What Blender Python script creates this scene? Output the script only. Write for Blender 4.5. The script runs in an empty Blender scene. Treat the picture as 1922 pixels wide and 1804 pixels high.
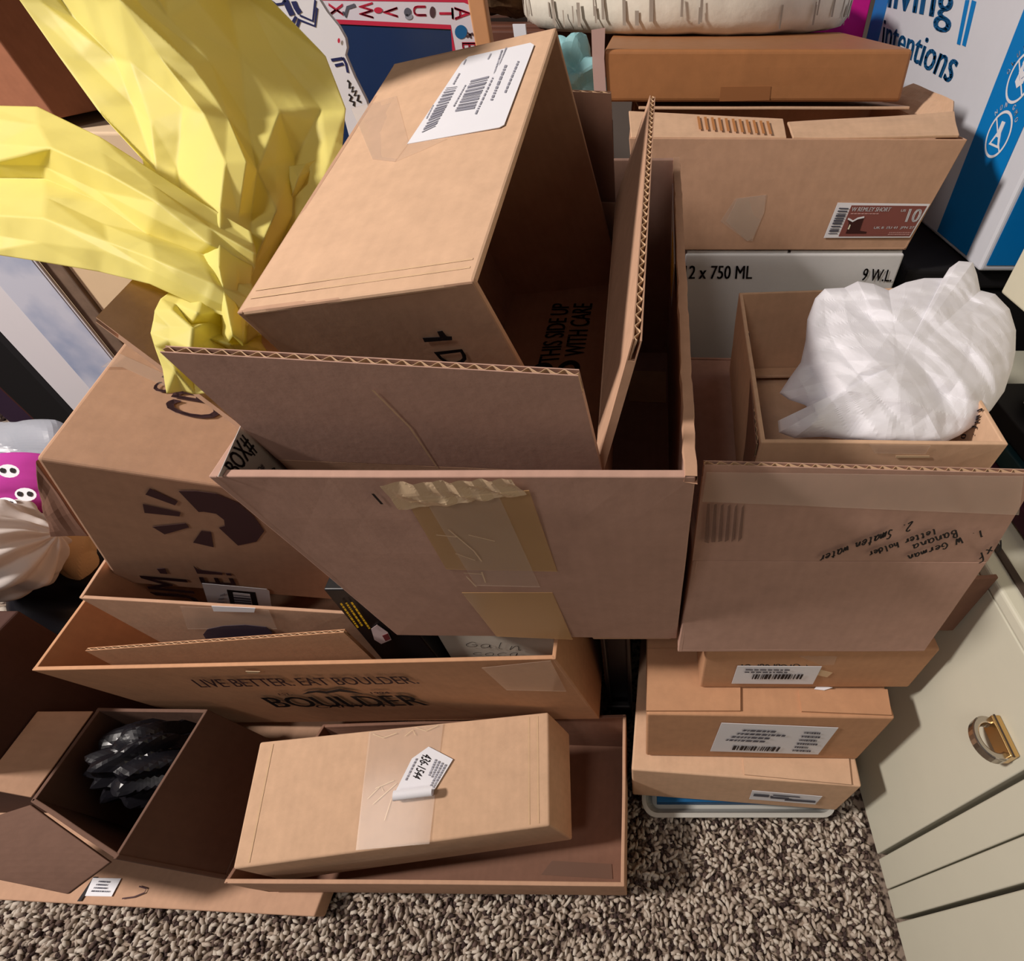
import bpy, bmesh, math, random
from mathutils import Vector, Matrix, noise
random.seed(7)
S = bpy.context.scene
COL = S.collection
W, HH = 1922.0, 1804.0
# ------------------------------------------------------------------ camera
CAMZ, FPX, CX, CY, PITCH = 0.8, 945.0, 1202.0, 902.0, math.radians(44.61)
cam = bpy.data.cameras.new('camera'); camo = bpy.data.objects.new('camera', cam); COL.objects.link(camo)
camo.location = (0, 0, CAMZ); camo.rotation_euler = (math.pi/2 - PITCH, 0, 0)
cam.sensor_fit = 'HORIZONTAL'; cam.sensor_width = 36.0; cam.lens = 36.0*FPX/W
cam.shift_x = -(CX - W/2)/W; cam.shift_y = (CY - HH/2)/W
cam.clip_start = 0.01; cam.clip_end = 50
S.camera = camo
# ------------------------------------------------------------------ world, lamps, exposure
wd = bpy.data.worlds.new('world'); S.world = wd; wd.use_nodes = True
wd.node_tree.nodes['Background'].inputs[0].default_value = (0.92, 0.84, 0.94, 1)
wd.node_tree.nodes['Background'].inputs[1].default_value = 0.05
def lamp(name, loc, target, size, power, col):
    l = bpy.data.lights.new(name, 'AREA'); l.shape = 'DISK'; l.size = size; l.energy = power; l.color = col
    o = bpy.data.objects.new(name, l); COL.objects.link(o); o.location = loc
    o.rotation_euler = (Vector(target) - Vector(loc)).to_track_quat('-Z', 'Y').to_euler(); return o
lamp('ceiling_lamp_light', (-1.6, -0.02, 1.85), (-0.1, 0.25, 0.45), 0.24, 48, (1.0, 0.91, 0.84))
lamp('room_lamp_light', (-0.7, -0.85, 2.3), (0, 0.3, 0.4), 0.45, 7.5, (1.0, 0.90, 0.84))
S.view_settings.view_transform = 'Standard'; S.view_settings.look = 'None'
S.view_settings.gamma = 1.0; S.view_settings.use_curve_mapping = False
S.view_settings.exposure = 0.06
# ------------------------------------------------------------------ pixel -> place helpers
FW = Vector((0, math.cos(PITCH), -math.sin(PITCH))); DN = Vector((0, -math.sin(PITCH), -math.cos(PITCH)))
CAM = Vector((0, 0, CAMZ))
def ray(x, y): return Vector((1, 0, 0))*((x-CX)/FPX) + DN*((y-CY)/FPX) + FW
def P(x, y, X=None, Y=None, Z=None, t=None):
    d = ray(x, y)
    if X is not None: t = X/d.x
    elif Y is not None: t = Y/d.y
    elif Z is not None: t = (Z-CAMZ)/d.z
    return CAM + d*t
def hit(x, y, pl):
    p0, n = pl; d = ray(x, y); return CAM + d*((p0-CAM).dot(n)/d.dot(n))
def plane(a, b, c):
    a, b, c = Vector(a), Vector(b), Vector(c); n = (b-a).cross(c-a).normalized()
    if n.dot(CAM-a) < 0: n = -n
    return (a, n)
def zoomq(pts, ox, oy, s): return [(ox+x*s, oy+y*s) for x, y in pts]
def L(*v): return Vector(v)
# ------------------------------------------------------------------ materials
def srgb(r, g, b):
    f = lambda c: (c/255/12.92 if c/255 <= .04045 else ((c/255+.055)/1.055)**2.4)
    return (f(r), f(g), f(b), 1)
def mat(name, col, rough=.7, spec=.3, metal=0., bump=0., bscale=200., var=0., vscale=30., alpha=1., trans=0., flute=0., coat=0.):
    m = bpy.data.materials.new(name); m.use_nodes = True; nt = m.node_tree; N = nt.nodes; K = nt.links
    b = N['Principled BSDF']; b.inputs['Base Color'].default_value = col; b.inputs['Roughness'].default_value = rough
    b.inputs['Specular IOR Level'].default_value = spec; b.inputs['Metallic'].default_value = metal; b.inputs['Alpha'].default_value = alpha
    b.inputs['Coat Weight'].default_value = coat
    tc = N.new('ShaderNodeTexCoord')
    if var:
        n = N.new('ShaderNodeTexNoise'); n.inputs['Scale'].default_value = vscale; n.inputs['Detail'].default_value = 6; n.inputs['Roughness'].default_value = .65
        K.new(tc.outputs['Object'], n.inputs['Vector'])
        r = N.new('ShaderNodeMapRange'); r.inputs[1].default_value = .25; r.inputs[2].default_value = .75; r.inputs[3].default_value = 1-var; r.inputs[4].default_value = 1+var
        K.new(n.outputs['Fac'], r.inputs[0])
        mx = N.new('ShaderNodeMix'); mx.data_type = 'RGBA'; mx.blend_type = 'MULTIPLY'; mx.inputs[0].default_value = 1
        mx.inputs[6].default_value = col; K.new(r.outputs[0], mx.inputs[7]); K.new(mx.outputs[2], b.inputs['Base Color'])
        src = mx.outputs[2]
        if flute:
            w = N.new('ShaderNodeTexWave'); w.bands_direction = 'X'; w.inputs['Scale'].default_value = flute; w.inputs['Distortion'].default_value = .0
            K.new(tc.outputs['UV'], w.inputs['Vector'])
            r2 = N.new('ShaderNodeMapRange'); r2.inputs[3].default_value = .985; r2.inputs[4].default_value = 1.008; K.new(w.outputs['Fac'], r2.inputs[0])
            m2 = N.new('ShaderNodeMix'); m2.data_type = 'RGBA'; m2.blend_type = 'MULTIPLY'; m2.inputs[0].default_value = 1
            K.new(src, m2.inputs[6]); K.new(r2.outputs[0], m2.inputs[7]); K.new(m2.outputs[2], b.inputs['Base Color'])
    if bump:
        n = N.new('ShaderNodeTexNoise'); n.inputs['Scale'].default_value = bscale; n.inputs['Detail'].default_value = 5
        K.new(tc.outputs['Object'], n.inputs['Vector'])
        bp = N.new('ShaderNodeBump'); bp.inputs['Strength'].default_value = bump; bp.inputs['Distance'].default_value = .002
        K.new(n.outputs['Fac'], bp.inputs['Height']); K.new(bp.outputs['Normal'], b.inputs['Normal'])
    if trans:
        t = N.new('ShaderNodeBsdfTranslucent'); t.inputs[0].default_value = col
        ms = N.new('ShaderNodeMixShader'); ms.inputs[0].default_value = trans
        K.new(b.outputs[0], ms.inputs[1]); K.new(t.outputs[0], ms.inputs[2]); K.new(ms.outputs[0], N['Material Output'].inputs[0])
    return m
def kraft(name, r, g, b, **k):
    k = {**dict(rough=.82, spec=.18, bump=.045, bscale=260, var=.09, vscale=60, flute=35), **k}
    return mat(name, srgb(r, g, b), **k)
K_MAIN = kraft('kraft_board', 186, 148, 122)
K_WARM = kraft('kraft_board_warm', 188, 142, 108)
K_PINK = kraft('kraft_board_rosy', 182, 146, 130)
K_LITE = kraft('kraft_board_light', 206, 170, 140)
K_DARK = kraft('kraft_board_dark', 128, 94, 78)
K_SMOOTH = kraft('kraft_paper_smooth', 166, 112, 70, rough=.5, spec=.35, flute=0)
K_RAW = kraft('raw_cut_board', 206, 172, 138, flute=0)
WHITE = mat('white_label', srgb(226, 226, 232), rough=.55, var=.02)
WBOX = mat('white_carton', srgb(206, 206, 208), rough=.7, var=.05, vscale=14, bump=.08)
CREAM = mat('cream_paint', srgb(226, 220, 196), rough=.5, var=.02)
CAB = mat('grey_green_paint', srgb(204, 202, 184), rough=.42, spec=.4, var=.04, vscale=6)
CABD = mat('dark_groove', srgb(70, 58, 50), rough=.8)
INK = mat('black_ink', srgb(30, 22, 24), rough=.7)
INKP = mat('purple_brown_ink', srgb(74, 48, 52), rough=.75)
INKG = mat('grey_print', srgb(138, 138, 150), rough=.7)
INKD = mat('dark_grey_print', srgb(80, 80, 92), rough=.7)
NAVY = mat('navy_ink', srgb(26, 32, 84), rough=.6)
RED = mat('red_ink', srgb(186, 30, 62), rough=.6)
TEALINK = mat('teal_ink', srgb(14, 88, 140), rough=.6)
BLUE = mat('bright_blue_print', srgb(0, 122, 196), rough=.45, var=.03)
MAROON = mat('maroon_print', srgb(128, 74, 68), rough=.5)
BLACK = mat('black_plastic', srgb(20, 19, 22), rough=.35, spec=.4)
BLACKM = mat('black_matte', srgb(16, 14, 17), rough=.8)
BAG = mat('black_bag_film', srgb(22, 21, 26), rough=.32, spec=.5)
YEL = mat('yellow_print', srgb(222, 176, 30), rough=.6)
TAPE = mat('clear_packing_tape', srgb(224, 204, 186), rough=.14, spec=.6, alpha=.18)
TAPEB = mat('tan_packing_tape', srgb(196, 156, 106), rough=.25, spec=.5, alpha=.62)
TAPEW = mat('crumpled_tape', srgb(222, 196, 160), rough=.22, spec=.6, alpha=.8)
PINK = mat('magenta_print', srgb(214, 22, 138), rough=.6)
GOLD = mat('brass', srgb(214, 178, 120), rough=.25, metal=1.)
STEEL = mat('brushed_nickel', srgb(190, 182, 172), rough=.25, metal=1.)
# ------------------------------------------------------------------ object helpers
def mk(name, verts, faces, m, parent=None, uvs=None, smooth=False, bevel=0., seg=2):
    me = bpy.data.meshes.new(name); me.from_pydata([tuple(v) for v in verts], [], faces); me.update()
    me.materials.append(m)
    if uvs:
        l = me.uv_layers.new(name='UVMap')
        for lp in me.loops: l.data[lp.index].uv = uvs[lp.vertex_index]
    if smooth:
        for p in me.polygons: p.use_smooth = True
    o = bpy.data.objects.new(name, me); COL.objects.link(o)
    if parent: o.parent = parent
    if bevel:
        b = o.modifiers.new('bevel', 'BEVEL'); b.width = bevel; b.segments = seg; b.limit_method = 'ANGLE'; b.angle_limit = math.radians(35)
    return o
def tag(o, label=None, cat=None, group=None, kind=None):
    if label: o['label'] = label
    if cat: o['category'] = cat
    if group: o['group'] = group
    if kind: o['kind'] = kind
    return o
def thing(name, label, cat, group=None):
    o = bpy.data.objects.new(name, None); COL.objects.link(o); o.empty_display_size = .02
    return tag(o, label, cat, group)
def kids(o):
    r = []
    for c in o.children: r.append(c); r += kids(c)
    return r
def settle(root):          # move the thing's origin to its base, geometry stays where it is
    ms = [c for c in [root]+kids(root) if c.type == 'MESH']
    vs = [v.co for c in ms for v in c.data.vertices]
    loc = Vector(((min(v.x for v in vs)+max(v.x for v in vs))/2, (min(v.y for v in vs)+max(v.y for v in vs))/2, min(v.z for v in vs)))
    for me in {c.data for c in ms}: me.transform(Matrix.Translation(-loc))
    root.location = loc
def bil(q, u, v): return (q[0]*(1-u)+q[1]*u)*(1-v) + (q[3]*(1-u)+q[2]*u)*v
def slab_data(q, n, th, nu, nv, bulge=0., jit=0., seed=0):
    """q outer face corners, n outward normal; slab goes th inward."""
    V, F, U = [], [], []
    w = (q[1]-q[0]).length; h = (q[3]-q[0]).length
    for s in (0, 1):
        for j in range(nv+1):
            for i in range(nu+1):
                u, v = i/nu, j/nv; p = bil(q, u, v)
                b = bulge*math.sin(math.pi*u)*math.sin(math.pi*v)
                b += jit*noise.noise(Vector((u*2.3+seed, v*2.1-seed, seed*.37)))
                V.append(p + n*b - n*(th*s)); U.append((u*w, v*h))
    st = (nu+1)*(nv+1); ix = lambda s, i, j: s*st + j*(nu+1)+i
    for j in range(nv):
        for i in range(nu):
            F.append((ix(0,i,j), ix(0,i+1,j), ix(0,i+1,j+1), ix(0,i,j+1)))
            F.append((ix(1,i,j+1), ix(1,i+1,j+1), ix(1,i+1,j), ix(1,i,j)))
    for i in range(nu):
        F.append((ix(1,i,0), ix(1,i+1,0), ix(0,i+1,0), ix(0,i,0))); F.append((ix(0,i,nv), ix(0,i+1,nv), ix(1,i+1,nv), ix(1,i,nv)))
    for j in range(nv):
        F.append((ix(0,0,j), ix(0,0,j+1), ix(1,0,j+1), ix(1,0,j))); F.append((ix(1,nu,j), ix(1,nu,j+1), ix(0,nu,j+1), ix(0,nu,j)))
    return V, F, U
SEED = [0]
def panel(name, q, m, parent=None, out=None, th=.004, seg=(8, 6), bulge=0., jit=.0006, flute=None, bevel=.0008):
    """A board of corrugated card. q: 4 corners of the outer face, out: vector the outer face looks to."""
    q = [Vector(v) for v in q]; n = (q[1]-q[0]).cross(q[3]-q[0]).normalized()
    if out is not None and n.dot(Vector(out)) < 0:
        q = [q[1], q[0], q[3], q[2]]; n = -n
        if flute in (1, 3): flute = 4-flute
    SEED[0] += 1
    if flute is None:
        V, F, U = slab_data(q, n, th, seg[0], seg[1], bulge, jit, SEED[0]*1.7)
        return mk(name, V, F, m, parent, U, bevel=bevel)
    V, F, U = [], [], []
    def add(d):
        k = len(V); V.extend(d[0]); F.extend([tuple(i+k for i in f) for f in d[1]]); U.extend(d[2])
    ln = .0007; dep = .012
    r = q[flute:]+q[:flute]           # fluted edge is r0-r1
    add(slab_data(r, n, ln, seg[0], seg[1])); add(slab_data([p-n*(th-ln) for p in r], n, ln, seg[0], seg[1]))
    h = (r[3]-r[0]).length
    c = [r[0]+(r[3]-r[0])*(dep/h), r[1]+(r[2]-r[1])*(dep/h), r[2], r[3]]
    add(slab_data([p-n*ln for p in c], n, th-2*ln, seg[0], seg[1]))
    o = mk(name, V, F, m, parent, U)
    A, B = r[0], r[1]; w = (B-A).length; cyc = max(4, int(w/.0086)); ns = cyc*10
    din = ((r[3]-r[0])+(r[2]-r[1])).normalized()
    RV, RF = [], []; amp = (th-2*ln)/2-.0003
    for i in range(ns+1):
        u = i/ns; ph = u*cyc*2*math.pi; s = math.sin(ph)+.18*math.sin(2*ph)
        base = A+(B-A)*u - n*(th/2)
        for e in (-.0002, .0002):
            p = base + n*(amp*s+e); RV += [p, p+din*dep]
    for i in range(ns):
        k = i*4
        RF += [(k, k+4, k+5, k+1), (k+3, k+7, k+6, k+2), (k, k+2, k+6, k+4), (k+1, k+5, k+7, k+3)]
    mk('fluting', RV, RF, K_RAW, o)
    return o
def open_carton(root, rim, bot, m, walls='nrflb', th=.004, mats={}, bulge=.0015):
    """rim / bot corners in order near-left, near-right, far-right, far-left."""
    rim = [Vector(v) for v in rim]; bot = [Vector(v) for v in bot]; c = sum(rim+bot, Vector())/8
    res = {}
    for k, (a, b) in dict(n=(0, 1), r=(1, 2), f=(2, 3), l=(3, 0)).items():
        if k in walls:
            q = [bot[a], bot[b], rim[b], rim[a]]
            res[k] = panel('wall_panel', q, mats.get(k, m), root, sum(q, Vector())/4-c, th, bulge=bulge)
    if 'b' in walls: res['b'] = panel('bottom_panel', bot, mats.get('b', m), root, sum(bot, Vector())/4-c, th)
    return res
def carton_body(root, top, bot, m, name='body', bevel=.0025, n=6, jit=.0007):
    top = [Vector(v) for v in top]; bot = [Vector(v) for v in bot]; c = sum(top+bot, Vector())/8
    bm = bmesh.new(); uv = bm.loops.layers.uv.new('UVMap')
    SEED[0] += 1
    fs = [[bot[0], bot[1], top[1], top[0]], [bot[1], bot[2], top[2], top[1]], [bot[2], bot[3], top[3], top[2]], [bot[3], bot[0], top[0], top[3]], [top[0], top[1], top[2], top[3]], [bot[3], bot[2], bot[1], bot[0]]]
    for q in fs:
        nn = (q[1]-q[0]).cross(q[3]-q[0]).normalized(); w = (q[1]-q[0]).length; h = (q[3]-q[0]).length
        if nn.dot(sum(q, Vector())/4-c) < 0: nn = -nn; q = q[::-1]
        g = [[None]*(n+1) for _ in range(n+1)]
        for j in range(n+1):
            for i in range(n+1):
                u, v = i/n, j/n
                d = jit*(.6*math.sin(math.pi*u)*math.sin(math.pi*v) + noise.noise(Vector((u*2+SEED[0]*3.1, v*2, SEED[0]*1.3)))*math.sin(math.pi*u)*math.sin(math.pi*v))
                g[j][i] = (bm.verts.new(bil(q, u, v)+nn*d), (u*w, v*h))
        for j in range(n):
            for i in range(n):
                cs = [g[j][i], g[j][i+1], g[j+1][i+1], g[j+1][i]]
                f = bm.faces.new([x[0] for x in cs])
                for lp, x in zip(f.loops, cs): lp[uv].uv = x[1]
    bmesh.ops.remove_doubles(bm, verts=bm.verts, dist=1e-5); bmesh.ops.recalc_face_normals(bm, faces=bm.faces)
    me = bpy.data.meshes.new(name); bm.to_mesh(me); bm.free(); me.materials.append(m)
    o = bpy.data.objects.new(name, me); COL.objects.link(o)
    if root: o.parent = root
    b = o.modifiers.new('bevel', 'BEVEL'); b.width = bevel; b.segments = 3; b.limit_method = 'ANGLE'; b.angle_limit = math.radians(35)
    return o
def box6(name, x0, x1, y0, y1, z0, z1, m, root=None, bevel=.002, n=1, jit=0):
    return carton_body(root, [(x0, y0, z1), (x1, y0, z1), (x1, y1, z1), (x0, y1, z1)], [(x0, y0, z0), (x1, y0, z0), (x1, y1, z0), (x0, y1, z0)], m, name, bevel, n, jit)
# ---- flat print and stickers, laid on a face
def sticker(parent, pts, pl, m, off=.0013, name='label', th=.0004):
    """pts: pixel polygon (or 3D points) laid on plane pl"""
    q = [(p if isinstance(p, Vector) else hit(p[0], p[1], pl)) + pl[1]*off for p in pts]
    n = len(q); V = q+[p-pl[1]*th for p in q]
    F = [tuple(range(n)), tuple(range(2*n-1, n-1, -1))]+[(i, (i+1) % n, n+(i+1) % n, n+i) for i in range(n)]
    return mk(name, V, F, m, parent)
def quad3(px, pl): return [(p if isinstance(p, Vector) else hit(p[0], p[1], pl)) for p in px]
def textmesh(s):
    c = bpy.data.curves.new('t', 'FONT'); c.body = s; c.resolution_u = 3
    o = bpy.data.objects.new('t', c); COL.objects.link(o); dg = bpy.context.evaluated_depsgraph_get()
    me = bpy.data.meshes.new_from_object(o.evaluated_get(dg)); bpy.data.objects.remove(o); bpy.data.curves.remove(c)
    V = [v.co.copy() for v in me.vertices]; F = [tuple(p.vertices) for p in me.polygons]; bpy.data.meshes.remove(me)
    k = len(V); V2 = list(V); F2 = list(F)
    for c_ in (1, 2): V2 += [v+Vector((.02*c_, 0, 0)) for v in V]; F2 += [tuple(i+k*c_ for i in f) for f in F]
    V, F = V2, F2
    x0 = min(v.x for v in V); x1 = max(v.x for v in V); y0 = min(v.y for v in V); y1 = max(v.y for v in V)
    return [((v.x-x0)/(x1-x0), (v.y-y0)/(y1-y0)) for v in V], F
def text(parent, s, px, pl, m, off=.0012, name='lettering'):
    """px order: text bottom-left, bottom-right, top-right, top-left"""
    q = quad3(px, pl); V, F = textmesh(s)
    return mk(name, [bil(q, u, v)+pl[1]*off for u, v in V], F, m, parent)
def rects(parent, px, pl, m, rs, off=.0022, name='print'):
    """many small rectangles (u0,v0,u1,v1) inside the quad px as one printed patch"""
    q = quad3(px, pl); V, F = [], []
    for a, b, c, d in rs:
        k = len(V); V += [bil(q, a, b)+pl[1]*off, bil(q, c, b)+pl[1]*off, bil(q, c, d)+pl[1]*off, bil(q, a, d)+pl[1]*off]; F.append((k, k+1, k+2, k+3))
    return mk(name, V, F, m, parent)
def barcode(parent, px, pl, m=INK, n=26, seed=1, along='u'):
    rnd = random.Random(seed); rs = []; x = 0
    while x < 1:
        w = rnd.choice((.6, 1, 1, 1.8, 2.6))/n*.62; g = rnd.choice((.7, 1, 1.6))/n*.62
        rs.append((x, 0, min(1, x+w), 1) if along == 'u' else (0, x, 1, min(1, x+w))); x += w+g
    return rects(parent, px, pl, m, rs, name='barcode')
def dashes(parent, px, pl, m, lines, seed=1, fill=.8):
    """rows of unreadable fine print"""
    rnd = random.Random(seed); rs = []
    for i in range(lines):
        v0 = (i+.25)/lines; v1 = (i+.72)/lines; x = 0.; end = rnd.uniform(.55, 1)*fill/.8
        while x < min(end, 1):
            w = rnd.uniform(.03, .11); rs.append((x, v0, min(1, x+w), v1)); x += w+.02
    return rects(parent, px, pl, m, rs, name='fine_print')
def ribbon_data(pts, n, w, off):
    V, F = [], []
    for i, p in enumerate(pts):
        a = pts[max(0, i-1)]; b = pts[min(len(pts)-1, i+1)]; d = (b-a)
        if d.length < 1e-9: d = Vector((1, 0, 0))
        s = d.normalized().cross(n)*w/2
        V += [p+s+n*off, p-s+n*off]
        if i: k = 2*i; F.append((k-2, k-1, k+1, k))
    return V, F
GL = {'a': [[(.8,.6),(.4,.65),(.1,.35),(.3,0),(.7,.2),(.8,.6),(.85,.05),(1,.1)]], 'b': [[(.2,1),(.2,0),(.6,0),(.8,.3),(.5,.6),(.2,.4)]], 'c': [[(.9,.5),(.5,.65),(.1,.3),(.4,0),(.9,.12)]],
 'd': [[(.8,.5),(.4,.6),(.1,.3),(.4,0),(.8,.25),(.85,1),(.85,0)]], 'e': [[(.1,.3),(.8,.4),(.5,.65),(.1,.3),(.4,0),(.9,.15)]], 'h': [[(.2,1),(.2,0),(.25,.4),(.6,.6),(.8,.4),(.85,0)]], 'l': [[(.4,1),(.4,.1),(.7,0)]],
 'm': [[(.1,.6),(.1,0),(.3,.55),(.5,.5),(.5,0),(.7,.55),(.95,.45),(1,0)]], 'n': [[(.15,.6),(.15,0),(.4,.55),(.7,.5),(.85,0),(1,.1)]], 'o': [[(.5,.6),(.15,.4),(.25,0),(.75,.05),(.8,.5),(.5,.6)]],
 'r': [[(.2,.6),(.2,0),(.3,.4),(.6,.6),(.85,.5)]], 's': [[(.8,.55),(.3,.6),(.3,.35),(.7,.25),(.6,0),(.1,.05)]], 't': [[(.45,.95),(.45,.05),(.8,.05)],[(.15,.65),(.8,.68)]], 'i': [[(.4,.6),(.45,0),(.7,.1)],[(.42,.85),(.46,.88)]],
 'w': [[(.05,.6),(.25,0),(.5,.5),(.7,0),(.95,.65)]], 'W': [[(.0,1),(.25,0),(.5,.7),(.75,0),(1,1)]], 'G': [[(.9,.8),(.5,1),(.1,.5),(.4,0),(.9,.2),(.9,.5),(.5,.5)]], 'B': [[(.2,0),(.2,1),(.7,.9),(.6,.55),(.25,.5),(.8,.4),(.7,.05),(.2,0)]],
 'S': [[(.85,.85),(.4,1),(.2,.7),(.75,.4),(.6,0),(.1,.1)]], '1': [[(.3,.9),(.5,1),(.5,0)]], '2': [[(.1,.8),(.5,1),(.8,.7),(.1,0),(.9,.05)]], '.': [[(.3,.02),(.4,.06)]], 'F': [[(.2,0),(.25,1),(.9,1)],[(.2,.5),(.7,.55)]], 'x': [[(.1,.6),(.8,0)],[(.8,.6),(.1,0)]]}
def handwriting(parent, s, px, pl, m, w=.0012, seed=3):
    rnd = random.Random(seed); q = quad3(px, pl); n = len(s); V, F = [], []
    for i, ch in enumerate(s):
        for st in GL.get(ch, []):
            pts = [bil(q, (i+.08+x*.84+rnd.uniform(-.04, .04))/n, y+rnd.uniform(-.05, .05)) for x, y in st]
            fine = []
            for a in range(len(pts)-1):
                for k in range(4):
                    t = k/4; p0 = pts[max(0, a-1)]; p1 = pts[a]; p2 = pts[a+1]; p3 = pts[min(len(pts)-1, a+2)]
                    fine.append(.5*((2*p1)+(p2-p0)*t+(2*p0-5*p1+4*p2-p3)*t*t+(3*p1-p0-3*p2+p3)*t**3))
            fine.append(pts[-1]); v, f = ribbon_data(fine, pl[1], w, .0009)
            k = len(V); V += v; F += [tuple(j+k for j in x) for x in f]
    return mk('handwriting', V, F, m, parent)
def stroke(parent, px, pl, m, w, name='line_drawing', off=.0009):
    v, f = ribbon_data(quad3(px, pl), pl[1], w, off); return mk(name, v, f, m, parent)
def tri(x): x = x-math.floor(x); return 2*abs(2*x-1)-1
def creases(p, seed, amp, freq, k=5):
    rnd = random.Random(seed); h = 0
    w = Vector((noise.noise(p*freq*.4+Vector((seed, 0, 0))), noise.noise(p*freq*.4+Vector((0, seed, 0))), noise.noise(p*freq*.4+Vector((0, 0, seed)))))*.6
    for i in range(k):
        d = Vector((rnd.uniform(-1, 1), rnd.uniform(-1, 1), rnd.uniform(-1, 1))).normalized(); fr = freq*rnd.uniform(.5, 1.6)
        h += tri(p.dot(d)*fr+w[i % 3]*1.2+rnd.random())*amp*(1 if i < 2 else .55)
    return h
def blob(name, c, r, m, amp=.01, freq=9, seed=1, flat=True, sub=5, root=None, zmin=None, shape=None):
    bm = bmesh.new(); bmesh.ops.create_icosphere(bm, subdivisions=sub, radius=1)
    for v in bm.verts:
        d = v.co.normalized(); k = shape(d) if shape else 1
        p = Vector(c)+Vector((d.x*r[0], d.y*r[1], d.z*r[2]))*k
        p += d*(creases(p, seed, amp, freq)+amp*noise.noise(p*freq*.6+Vector((seed,)*3)))
        if zmin is not None: p.z = max(p.z, zmin)
        v.co = p
    me = bpy.data.meshes.new(name); bm.to_mesh(me); bm.free(); me.materials.append(m)
    for p in me.polygons: p.use_smooth = not flat
    o = bpy.data.objects.new(name, me); COL.objects.link(o)
    if root: o.parent = root
    return o
UP = L(0, 0, 1)

# ================================================================== the room
CARPET = bpy.data.materials.new('speckled_carpet'); CARPET.use_nodes = True
nt = CARPET.node_tree; N = nt.nodes; bs = N['Principled BSDF']; bs.inputs['Roughness'].default_value = .95; bs.inputs['Specular IOR Level'].default_value = .05
at = N.new('ShaderNodeTexCoord'); nz = N.new('ShaderNodeTexNoise'); nz.inputs['Scale'].default_value = 120; nz.inputs['Detail'].default_value = 3
nt.links.new(at.outputs['Object'], nz.inputs['Vector'])
rp = N.new('ShaderNodeValToRGB'); rp.color_ramp.elements[0].position = .40; rp.color_ramp.elements[0].color = srgb(58, 46, 42); rp.color_ramp.elements[1].position = .56; rp.color_ramp.elements[1].color = srgb(152, 136, 122)
nt.links.new(nz.outputs['Fac'], rp.inputs[0]); nt.links.new(rp.outputs[0], bs.inputs['Base Color'])
fl = mk('floor', [(-2.6, -1.6, 0), (1.4, -1.6, 0), (1.4, 2.0, 0), (-2.6, 2.0, 0)], [(0, 1, 2, 3)], CARPET); fl['kind'] = 'structure'
TUFT = bpy.data.materials.new('carpet_tufts'); TUFT.use_nodes = True
nt = TUFT.node_tree; N = nt.nodes; bs = N['Principled BSDF']; bs.inputs['Roughness'].default_value = .95; bs.inputs['Specular IOR Level'].default_value = .05
va = N.new('ShaderNodeVertexColor'); va.layer_name = 'tuft'; nt.links.new(va.outputs['Color'], bs.inputs['Base Color'])
def carpet_pile():
    rnd = random.Random(5); V, F, Cc = [], [], []
    cl = [srgb(194, 184, 172)]*4+[srgb(180, 167, 154)]*4+[srgb(150, 136, 124)]*2+[srgb(96, 80, 74)]*3+[srgb(66, 54, 52)]*3
    def patch(x0, x1, y0, y1, sp):
        for i in range(int((x1-x0)/sp)):
            for j in range(int((y1-y0)/sp)):
                x = x0+i*sp+rnd.uniform(-.6, .6)*sp; y = y0+j*sp+rnd.uniform(-.6, .6)*sp
                a = rnd.uniform(0, math.pi); lx = sp*rnd.uniform(.6, 1.2); ly = sp*rnd.uniform(.34, .58); h = rnd.uniform(.004, .009); c = rnd.choice(cl)
                if c[0] < .2: h *= .75; lx *= .7
                k = len(V); ca, sa = math.cos(a), math.sin(a); tx, ty = rnd.uniform(-.3, .3)*sp, rnd.uniform(-.3, .3)*sp
                for zz, s in ((0, .9), (h*.6, 1.0)):
                    for q in range(5):
                        an = q*2*math.pi/5; ex, ey = math.cos(an)*lx*s, math.sin(an)*ly*s
                        V.append((x+ex*ca-ey*sa+tx*(zz/h), y+ex*sa+ey*ca+ty*(zz/h), zz))
                V.append((x+tx, y+ty, h))
                for q in range(5):
                    r = (q+1) % 5; F.append((k+q, k+r, k+5+r, k+5+q)); F.append((k+5+q, k+5+r, k+10))
                Cc.extend([c]*11)
    patch(-1.05, .30, -.14, .30, .0049)
    patch(-2.1, -1.0, .45, 1.5, .016)
    o = mk('carpet_pile', V, F, TUFT, smooth=True)
    ca = o.data.color_attributes.new('tuft', 'FLOAT_COLOR', 'POINT')
    ca.data.foreach_set('color', [x for c in Cc for x in c])
    return tag(o, 'speckled beige and dark brown carpet pile covering the floor', 'carpet', kind='stuff')
carpet_pile()
WALL = mat('painted_wall', srgb(120, 108, 100), rough=.9, var=.04, vscale=3)
for nm, x0, x1, y0, y1 in (('wall_back', -2.6, 1.4, 2.0, 2.08), ('wall_right', 1.4, 1.48, -1.6, 2.08)):
    w = box6(nm, x0, x1, y0, y1, 0, 2.5, WALL); w['kind'] = 'structure'

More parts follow.
